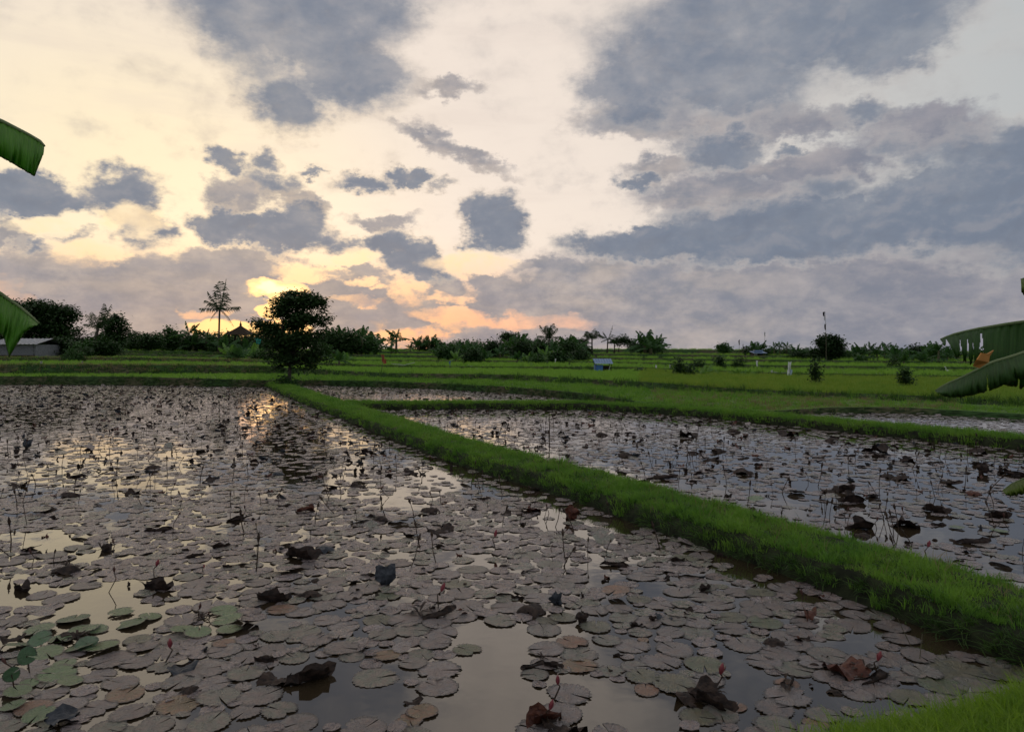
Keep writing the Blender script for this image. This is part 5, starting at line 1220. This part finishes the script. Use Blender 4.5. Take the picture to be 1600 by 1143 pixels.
left = empty('banana_plant', ((-330 - HX) / F * 2.2, 2.2, .3)); near_stem(left, 3.0)
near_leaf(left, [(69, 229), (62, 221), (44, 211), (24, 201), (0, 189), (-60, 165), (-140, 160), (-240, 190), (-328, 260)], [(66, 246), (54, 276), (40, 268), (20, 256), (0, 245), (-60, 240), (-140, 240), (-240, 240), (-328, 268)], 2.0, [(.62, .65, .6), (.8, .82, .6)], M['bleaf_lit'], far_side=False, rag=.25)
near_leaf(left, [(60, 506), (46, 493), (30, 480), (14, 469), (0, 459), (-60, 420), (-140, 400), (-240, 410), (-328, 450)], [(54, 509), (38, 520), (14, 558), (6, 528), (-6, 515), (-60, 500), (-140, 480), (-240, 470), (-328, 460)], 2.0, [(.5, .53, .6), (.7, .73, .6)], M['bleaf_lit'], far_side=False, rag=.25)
tag(left, 'near banana plant at the left edge with two folded bright green leaf tips', 'banana plant')

# ---------------------------------------------------------------- buildings, poles and small things
M['tin_blue'] = plain('blue_grey_roof_sheet', (.14, .22, .36), (.20, .28, .42), .5, .5, 3, .2)
M['tarp_blue'] = plain('blue_tarp', (.04, .13, .36), (.07, .18, .42), .6, .4, 4, .3)
M['dark_wood'] = plain('dark_wood', (.02, .016, .012), (.045, .035, .028), .8)
M['thatch'] = plain('thatch', (.035, .026, .018), (.07, .05, .035), .95, .1, 12, .8)
M['block'] = plain('grey_block', (.16, .165, .18), (.24, .24, .26), .85, .2, 5, .3)
M['tin_grey'] = plain('grey_roof_sheet', (.20, .21, .23), (.30, .31, .33), .5, .5, 2, .2)
M['white'] = plain('white_cloth', (.70, .70, .68), (.8, .8, .78), .8)
M['white_dim'] = plain('weathered_white', (.38, .38, .37), (.5, .5, .48), .8)
M['bamboo'] = plain('bamboo', (.10, .09, .06), (.16, .14, .09), .7)
M['red_cloth'] = plain('faded_red_cloth', (.30, .06, .035), (.38, .10, .06), .8)
M['turq'] = plain('turquoise_tarp', (.02, .22, .18), (.04, .30, .24), .6)
M['black_cloth'] = plain('black_cloth', (.012, .012, .014), (.02, .02, .022), .8)
M['blue_white'] = plain('pale_blue_cloth', (.35, .45, .60), (.45, .55, .68), .7)

def site(name, px, D, base_py=None):
    x = (px - HX) * D / F; z = land_z(x, D) if base_py is None else EYE - (base_py - HY) * D / F
    return empty(name, (x, D, z)), D / F
# blue field hut
hut, s_ = site('field_hut', 943, 68, 583)
W, Hh, Dp = 24 * s_, 15 * s_, 1.3
for i, (x, y) in enumerate([(-W / 2, 0), (W / 2, 0), (-W / 2, Dp), (W / 2, Dp)]):
    mb = MB(); mb.box((x, y, Hh / 2 - .1), (.06, .06, Hh + .2)); mb.build('post', M['dark_wood'], hut)
mb = MB(); mb.box((-W * .27, -.02, Hh * .45), (W * .46, .03, Hh * .85)); mb.build('front_panel', M['tarp_blue'], hut)
mb = MB(); mb.box((-W / 2 - .02, Dp / 2, Hh * .45), (.03, Dp, Hh * .85)); mb.build('side_panel', M['tarp_blue'], hut)
mb = MB(); mb.box((0, Dp, Hh * .4), (W, .03, Hh * .75)); mb.build('back_panel', M['dark_wood'], hut)
mb = MB(); mb.box((0, Dp / 2, .10), (W * .98, Dp, .06)); mb.build('floor', M['dark_wood'], hut)
mb = MB(); mb.box((W * .36, -.02, Hh * .4), (.05, .03, Hh * .85), ry=.22); mb.build('brace', M['white_dim'], hut)
for k in range(7):
    w = W * 1.2 / 7; mb = MB(); x = -W * .58 + w * (k + .5)
    mb.add([(x - w / 2, -.28, Hh * .98), (x + w / 2 - .015, -.28, Hh * .98), (x + w / 2 - .015 - W * .07, Dp * .45, Hh * 1.5), (x - w / 2 - W * .07, Dp * .45, Hh * 1.5), (x, -.28, Hh * .98 + .03), (x - W * .07, Dp * .45, Hh * 1.5 + .03)], [(0, 4, 5, 3), (4, 1, 2, 5)])
    mb.build('roof_sheet', M['tin_blue'], hut)
    mb = MB(); mb.add([(x - w / 2 - W * .07, Dp * .45, Hh * 1.5), (x + w / 2 - .015 - W * .07, Dp * .45, Hh * 1.5), (x + w / 2 - .015, Dp + .25, Hh * 1.05), (x - w / 2, Dp + .25, Hh * 1.05)], [(0, 1, 2, 3)]); mb.build('roof_sheet', M['tin_blue'], hut)
tag(hut, 'small blue tarp walled field hut with a sloping blue grey roof', 'hut')
# grey shed on the skyline
shed, s_ = site('field_shed', 1187, 118, 561)
W, Hh, Dp = 17 * s_, 10 * s_, 1.6
mb = MB(); mb.box((-W * .36, 0, Hh * .5), (W * .28, .06, Hh)); mb.build('wall', M['white_dim'], shed)
mb = MB(); mb.box((W * .2, 0, Hh * .22), (W * .6, .06, Hh * .45)); mb.build('wall', M['white_dim'], shed)
mb = MB(); mb.box((0, Dp, Hh * .5), (W, .06, Hh)); mb.build('wall', M['dark_wood'], shed)
for sx in (-1, 1):
    mb = MB(); mb.box((sx * W / 2, Dp / 2, Hh * .5), (.06, Dp, Hh)); mb.build('wall', M['dark_wood'], shed)
mb = MB(); mb.box((-W * .16, -.02, Hh * .4), (W * .1, .05, Hh * .85)); mb.build('door', M['black_cloth'], shed)
mb = MB(); mb.box((0, Dp / 2 - .1, Hh * 1.08), (W * 1.22, Dp + .8, .07), rx=.12); mb.build('roof', M['tin_blue'], shed)
mb = MB(); mb.box((0, Dp / 2, Hh * 1.3), (W * .8, Dp * .5, .25)); mb.build('roof_cap', M['tin_blue'], shed)
tag(shed, 'grey open fronted shed on the top terrace at the right', 'shed')
# thatched pavilion
th, s_ = site('thatched_pavilion', 376, 118, 552)
Hb, Ht, W = 29 * s_, 44 * s_, 40 * s_
mb = MB(); n = 4; lv = [(0, 1.0), (.2, .78), (.45, .50), (.7, .26), (.9, .09), (1.0, .03)]; vs = []
for t, w in lv:
    for sx, sy in ((-1, -1), (1, -1), (1, 1), (-1, 1)): vs.append((sx * W / 2 * w, sy * W / 2 * w, Hb + (Ht - Hb) * t))
fs = [(i * 4 + k, i * 4 + (k + 1) % 4, i * 4 + 4 + (k + 1) % 4, i * 4 + 4 + k) for i in range(5) for k in range(4)] + [(20, 21, 22, 23)]
mb.add(vs, fs); mb.build('roof', M['thatch'], th)
mb = MB(); mb.tube([(0, 0, Ht - .15), (0, 0, Ht + .15), (0, 0, Ht + .35), (0, 0, Ht + .7)], [.14, .2, .09, .03], 8); mb.build('finial', M['thatch'], th)
for sx in (-1, 1):
    for sy in (-1, 1): mb = MB(); mb.box((sx * W * .34, sy * W * .34, Hb / 2), (.2, .2, Hb + .3)); mb.build('post', M['dark_wood'], th)
mb = MB(); mb.box((0, 0, .3), (W * .8, W * .8, .6)); mb.build('floor', M['block'], th)
tag(th, 'steep pyramid thatched roof pavilion beside the setting sun', 'pavilion')
# farmhouse at the left edge
fh, s_ = site('farmhouse', 22, 90, 561)
W, Hh, Dp = 66 * s_, 23 * s_, 5.0
for sd_, (c, sz) in {'f': ((0, 0, Hh * .14), (W, .2, Hh * .28)), 'b': ((0, Dp, Hh * .5), (W, .2, Hh)), 'l': ((-W / 2, Dp / 2, Hh * .5), (.2, Dp, Hh)), 'r': ((W / 2, Dp / 2, Hh * .5), (.2, Dp, Hh))}.items():
    mb = MB(); mb.box(c, sz); mb.build('wall', M['block'] if sd_ != 'f' else M['dark_wood'], fh)
bw, bh = W / 14, Hh * .72 / 6; bm = {}
for rw in range(6):
    for k in range(14):
        x0 = -W / 2 + k * bw + (bw / 2 if rw % 2 else 0)
        w = bw - .03 if x0 + bw < W / 2 else bw / 2 - .03; key = round(w, 3)
        if key not in bm: q = MB(); q.box((w / 2, 0, bh / 2), (w, .16, bh - .03)); bm[key] = q.mesh('block', M['block'])
        b_ = obj('block', bm[key], fh, (x0 + .015, rng.uniform(-.012, .012), Hh * .28 + rw * bh))
for k in range(12):
    w = W * 1.2 / 12; x = -W * .6 + w * (k + .5); mb = MB(); y0, y1, z0, z1 = -.7, Dp * .55, Hh * 1.0, Hh * 1.42
    mb.add([(x - w / 2, y0, z0), (x - w * .1, y0, z0 + .06), (x + w / 2 - .03, y0, z0), (x + w / 2 - .03, y1, z1), (x - w * .1, y1, z1 + .06), (x - w / 2, y1, z1)], [(0, 1, 4, 5), (1, 2, 3, 4)]); mb.build('roof_sheet', M['tin_grey'], fh)
mb = MB(); mb.add([(-W * .6, Dp * .55, Hh * 1.42), (W * .6, Dp * .55, Hh * 1.42), (W * .6, Dp + .6, Hh), (-W * .6, Dp + .6, Hh)], [(0, 1, 2, 3)]); mb.build('roof', M['tin_grey'], fh)
tag(fh, 'low grey block farmhouse with a tin roof at the left edge', 'house')

def cloth(mb, w, h, c, seed, wave=.12):
    r = random.Random(seed); ph = r.uniform(0, 6); n, m = 6, 6; vs = []
    for i in range(n + 1):
        for j in range(m + 1):
            u, v = i / n, j / m; vs.append((c[0] + w * (u - .5) * (1 - .35 * v) + .12 * w * math.sin(v * 4 + ph), c[1] + wave * w * math.sin(u * 7 + ph), c[2] - h * v + .06 * h * math.sin(u * 5 + ph)))
    mb.add(vs, [(i * (m + 1) + j, (i + 1) * (m + 1) + j, (i + 1) * (m + 1) + j + 1, i * (m + 1) + j + 1) for i in range(n) for j in range(m)])
def flag(name, px, D, base, top, parts, label, cat, pole_r=.02, pm='bamboo', bend=0.0, grp=None):
    o, s_ = site(name, px, D, base); h = (base - top) * s_; mb = MB()
    mb.tube([(bend * h * t * t, 0, -.2 + (h + .2) * t) for t in (0, .25, .5, .75, 1)], [pole_r, pole_r, pole_r * .9, pole_r * .7, pole_r * .4], 6); mb.build('pole', M[pm], o)
    for i, (nm, dx_, ty, w, hh, mt) in enumerate(parts):
        mb = MB(); cloth(mb, w * s_, hh * s_, (dx_ * s_ + bend * h, 0, (base - ty) * s_), hash(label) % 97 if False else len(label) + i); mb.build(nm, M[mt], o, smooth=True)
    tag(o, label, cat, grp); return o
flag('kite_pole', 1291, 100, 566, 487, [('kite', -2, 487, 3.4, 7, 'black_cloth'), ('ribbon', -1, 494, 1.6, 6, 'white_dim'), ('pennant', 0, 506, 2.6, 9, 'black_cloth')], 'tall thin pole with black kite and pennant above the bushy tree', 'pole', .035, bend=-.02)
flag('bamboo_pole', 1195, 116, 560, 517, [('streamer', 0, 519, 1.6, 7, 'white_dim')], 'thin bamboo pole with a streamer behind the grey shed', 'pole', .03)
flag('bamboo_pole', 1155, 122, 558, 530, [('streamer', 0, 531, 2.0, 8, 'black_cloth')], 'short pole with a dark streamer left of the shed', 'pole', .03)
flag('bamboo_pole', 1161, 124, 558, 536, [('streamer', 0, 538, 1.2, 5, 'black_cloth')], 'bare short pole beside the dark streamer pole', 'pole', .025)
flag('scarecrow', 1234, 60, 597, 564, [('cloth', 0, 565, 5, 18, 'white'), ('hanging_cloth', -3, 578, 3, 8, 'white'), ('shirt', 1, 577, 6, 10, 'blue_white')], 'tall white and pale blue cloth scarecrow in the rice at the right', 'scarecrow', .03)
flag('bird_scare_flag', 1183, 74, 578, 562, [('flag', 0, 563, 3, 9, 'white')], 'small white rag flag below the grey shed', 'flag', .015)
flag('bird_scare_flag', 1024, 72, 583, 569, [('flag', 1, 570, 2.5, 8, 'white'), ('bag', -6, 578, 5, 5, 'turq')], 'white rag flag with a turquoise bag right of the blue hut', 'flag', .015)
flag('bird_scare_flag', 998, 72, 582, 573, [('flag', 0, 574, 2, 6, 'white_dim')], 'faded little flag between the blue hut and the turquoise bag', 'flag', .015)
flag('bird_scare_flag', 1047, 74, 578, 569, [('flag', 0, 569, 2, 6, 'white_dim')], 'tiny white flag left of the young bananas', 'flag', .015)
flag('marker_post', 1206, 64, 587, 578, [('rag', 0, 578, 2.6, 4, 'white')], 'short white topped post left of the tall scarecrow', 'post', .03, 'dark_wood')
flag('marker_post', 868, 88, 568, 560, [('rag', 0, 560, 1.8, 7, 'white')], 'small white post below the centre thicket', 'post', .02)
flag('marker_post', 1387, 70, 585, 577, [('rag', 0, 577, 2.0, 6, 'black_cloth')], 'small dark post on the right terraces', 'post', .03)
flag('marker_post', 1369, 64, 588, 583, [('rag', 0, 583, 1.8, 4, 'white')], 'low white marker post in the right rice', 'post', .02)
flag('marker_post', 703, 78, 574, 563, [('rag', 0, 564, 2.4, 8, 'tarp_blue')], 'blue rag on a post in the centre rice', 'post', .02)
flag('marker_post', 65, 62, 573, 563, [('rag', 0, 564, 4, 7, 'white_dim')], 'pale rag on a stick at the left brown bank', 'post', .02)
flag('marker_post', 129, 66, 570, 563, [('rag', 0, 564, 2.4, 6, 'white_dim')], 'little white rag on the brown bank below the low palm', 'post', .02)
flag('red_scarecrow', 597, 66, 574, 553, [('cloth', 0, 554, 5, 9, 'red_cloth'), ('skirt', 3, 561, 7, 7, 'red_cloth')], 'leaning faded red cloth scarecrow in the centre rice', 'scarecrow', .03, bend=.05)
flag('tarp_screen', 403, 96, 552, 526, [('tarp', 0, 528, 9, 9, 'turq')], 'bright turquoise tarp hanging left of the shade tree', 'tarp', .03)
# thin stake in the right pond
pk = gp(858, 700); mb = MB(); mb.tube([(0, 0, -.3), (.01, 0, .5), (.0, 0, (700 - 645) * pk.y / F)], [.013, .012, .008], 6); o = mb.build('stake', M['stalk'], None, pk); tag(o, 'thin bare stake standing in the right pond beside the dyke', 'stake')
for i, (bx_, by_, tx, ty) in enumerate([(1425, 1012, 1402, 965), (1437, 1030, 1441, 990), (1180, 760, 1182, 748)]):
    p = gp(bx_, by_); q = Vector(((tx - HX) / F * p.y, p.y, EYE - (ty - HY) * p.y / F)) - p; mb = MB(); mb.tube([(0, 0, -.1), (0, 0, 0), q * .5, q], [.004, .004, .0035, .002], 5)
    o = mb.build('dry_stem', M['bamboo'], None, p); tag(o, ['pale dry stem leaning across the dark dyke edge', 'shorter upright dry stem by the dark dyke edge', 'short dry stem in the right pond'][i], 'dry stem')
# egret
eg, s_ = site('egret', 1479, 70, 585); k = 13 * s_ / .55
body = [(-.02, 0, .27), (.06, 0, .25), (.16, 0, .22), (.26, 0, .18), (.34, 0, .15)]
mb = MB(); mb.tube([Vector(p) * k for p in body], [.03 * k, .065 * k, .075 * k, .045 * k, .008 * k], 10)
mb.tube([Vector(p) * k for p in [(.02, 0, .27), (-.06, 0, .34), (-.03, 0, .42), (-.07, 0, .50), (-.12, 0, .52), (-.16, 0, .515)]], [.045 * k, .022 * k, .017 * k, .017 * k, .026 * k, .010 * k], 8); mb.build('body', M['white'], eg, smooth=True)
mb = MB(); mb.tube([Vector((-.15, 0, .517)) * k, Vector((-.24, 0, .50)) * k], [.009 * k, .002 * k], 5); mb.build('beak', M['bdry'], eg)
for sy in (-1, 1):
    mb = MB(); mb.tube([Vector((.10, sy * .025, .2)) * k, Vector((.08, sy * .025, .10)) * k, Vector((.10, sy * .025, -.02)) * k, Vector((.05, sy * .025, -.03)) * k], .008 * k, 5); mb.build('leg', M['black_cloth'], eg)
tag(eg, 'white egret with a raised neck standing on a terrace beside the torn banana leaf', 'bird')
# bird-scare tapes and irrigation pipes strung over the fields
def tape(pts, r_, label, mt='white_dim', cat='tape', name='field_tape'):
    P_ = [Vector(((px - HX) * D / F, D, EYE - (py - HY) * D / F)) for px, py, D in pts]; b0 = P_[0]; mb = MB(); mb.tube([p - b0 for p in P_], r_, 4); o = mb.build(name, M[mt], None, b0); tag(o, label, cat); return o
tape([(730, 570, 78), (742, 574, 74), (752, 579, 68), (760, 582, 65), (775, 582, 66), (790, 580, 70)], .03, 'white plastic pipe curving over the centre rice', cat='pipe', name='water_pipe')
tape([(1482, 600, 50), (1530, 602, 50), (1570, 601, 52), (1610, 602, 52)], .03, 'long white tape low over the rice behind the torn banana leaf')
tape([(1176, 582, 66), (1190, 583, 66), (1200, 582, 66)], .02, 'short white tape left of the white topped post')
tape([(1206, 581, 64), (1220, 582, 64), (1233, 582, 62)], .02, 'white tape from the post to the tall scarecrow')
tape([(1360, 590, 64), (1400, 594, 62), (1450, 597, 62)], .02, 'white tape over the right rice near the small dark bush')
tape([(612, 568, 76), (632, 570, 74), (648, 566, 78)], .025, 'pale pipe lying right of the red scarecrow', cat='pipe', name='water_pipe')

# ---------------------------------------------------------------- labels that single things out
CAP = 16
ORD = ['nearest', 'second', 'third', 'fourth', 'fifth', 'sixth', 'seventh', 'eighth', 'ninth', 'tenth', 'eleventh', 'twelfth']
def label_kind(kind, marks, wide=1.0):
    groups = {}
    for o, px, py, ph, kd in items:
        if kd != kind: continue
        best = min(marks, key=lambda m_: ((m_[0] - px) / wide) ** 2 + ((m_[1] - py) * 2.0) ** 2); dx_, dy_ = (px - best[0]) / wide, (py - best[1]) * 2.0
        if wide > 5: side_ = 'left of' if dx_ < 0 else 'right of'
        else: side_ = ('left of' if dx_ < 0 else 'right of') if abs(dx_) > abs(dy_) else ('beyond' if dy_ < 0 else 'in front of')
        groups.setdefault((best[2], side_), []).append((dx_ ** 2 + dy_ ** 2, o, ph))
    for (nm, side_), lst in groups.items():
        lst.sort(key=lambda t: t[0]); by = {}
        for _, o, ph in lst:
            k = by.get(ph, 0); by[ph] = k + 1
            o['label'] = ph + ' ' + (ORD[k] + ' ' if sum(1 for q in lst if q[2] == ph) > 1 else '') + side_ + ' ' + nm
            if len(o['label'].split()) > 16: o['label'] = o['label'].replace('withered ', '').replace('dark ', '', 1)
MARK = [(181, 884, 'the tall bent bud'), (270, 996, 'the red bud by the green pads'), (692, 908, 'the pink bud by the star'), (655, 960, 'the star flower'), (860, 1100, 'the paired pink buds'), (1133, 1045, 'the leaning pink bud'),
        (1372, 1035, 'the big pink bud'), (1253, 930, 'the thin reflected bud'), (765, 1060, 'the bare strip of water'), (520, 1075, 'the dark open water'), (100, 1005, 'the green pad cluster'), (315, 975, 'the small green clump'), (45, 1040, 'the upright green leaf'),
        (603, 905, 'the sheened standing leaf'), (485, 925, 'the round dark hump'), (840, 945, 'the humped leaf pair'), (100, 885, 'the black star hump'), (930, 812, 'the golden water gap'), (885, 800, 'the two red brown leaves'), (670, 790, 'the double dark hump'),
        (773, 840, 'the slim central bud'), (1210, 1000, 'the lone dark mound'), (1500, 1055, 'the large olive pad'), (1265, 960, 'the reddish bow leaf'), (430, 1060, 'the dark leaf heap'), (1060, 1010, 'the small open pool'), (280, 800, 'the forked stalks'),
        (42, 720, 'the tall left stalk'), (110, 772, 'the left dark mound'), (435, 737, 'the sheened cap leaf'), (595, 805, 'the round black leaf'), (858, 680, 'the bare stake'), (1163, 737, 'the big hump in the right pond'), (1400, 745, 'the twin humps'),
        (1330, 800, 'the spiky right leaf'), (1450, 850, 'the pink bud by the dyke'), (1520, 772, 'the brown right pond leaf'), (452, 600, 'the shade tree foot'), (1570, 900, 'the dyke end'), (1210, 870, 'the dyke edge'), (240, 640, 'the far left bank'), (1130, 650, 'the cross dyke')]
for kd in ('pad', 'leaf', 'star', 'fresh', 'bud'): label_kind(kd, MARK)
BM = [(342, 500, 'the tall coconut palm'), (376, 520, 'the thatched roof'), (452, 520, 'the shade tree'), (597, 560, 'the red scarecrow'), (703, 565, 'the blue rag post'), (797, 525, 'the flat topped tree'), (858, 520, 'the thicket palm'), (943, 570, 'the blue hut'),
      (1024, 572, 'the turquoise bag'), (1090, 570, 'the round terrace bush'), (1187, 550, 'the grey shed'), (1234, 575, 'the tall scarecrow'), (1297, 545, 'the kite pole tree'), (1387, 580, 'the small dark post'), (1479, 578, 'the egret')]
label_kind('banana', BM, 6.0); label_kind('hedge', BM, 6.0)
seen = {}
for o in col.objects:
    if o.parent is None and 'label' in o:
        seen.setdefault(o['label'], []).append(o.name)
dup = {k: v for k, v in seen.items() if len(v) > 1}
print('duplicate labels', len(dup), list(dup.items())[:4]); print('longest', max(len(k.split()) for k in seen))
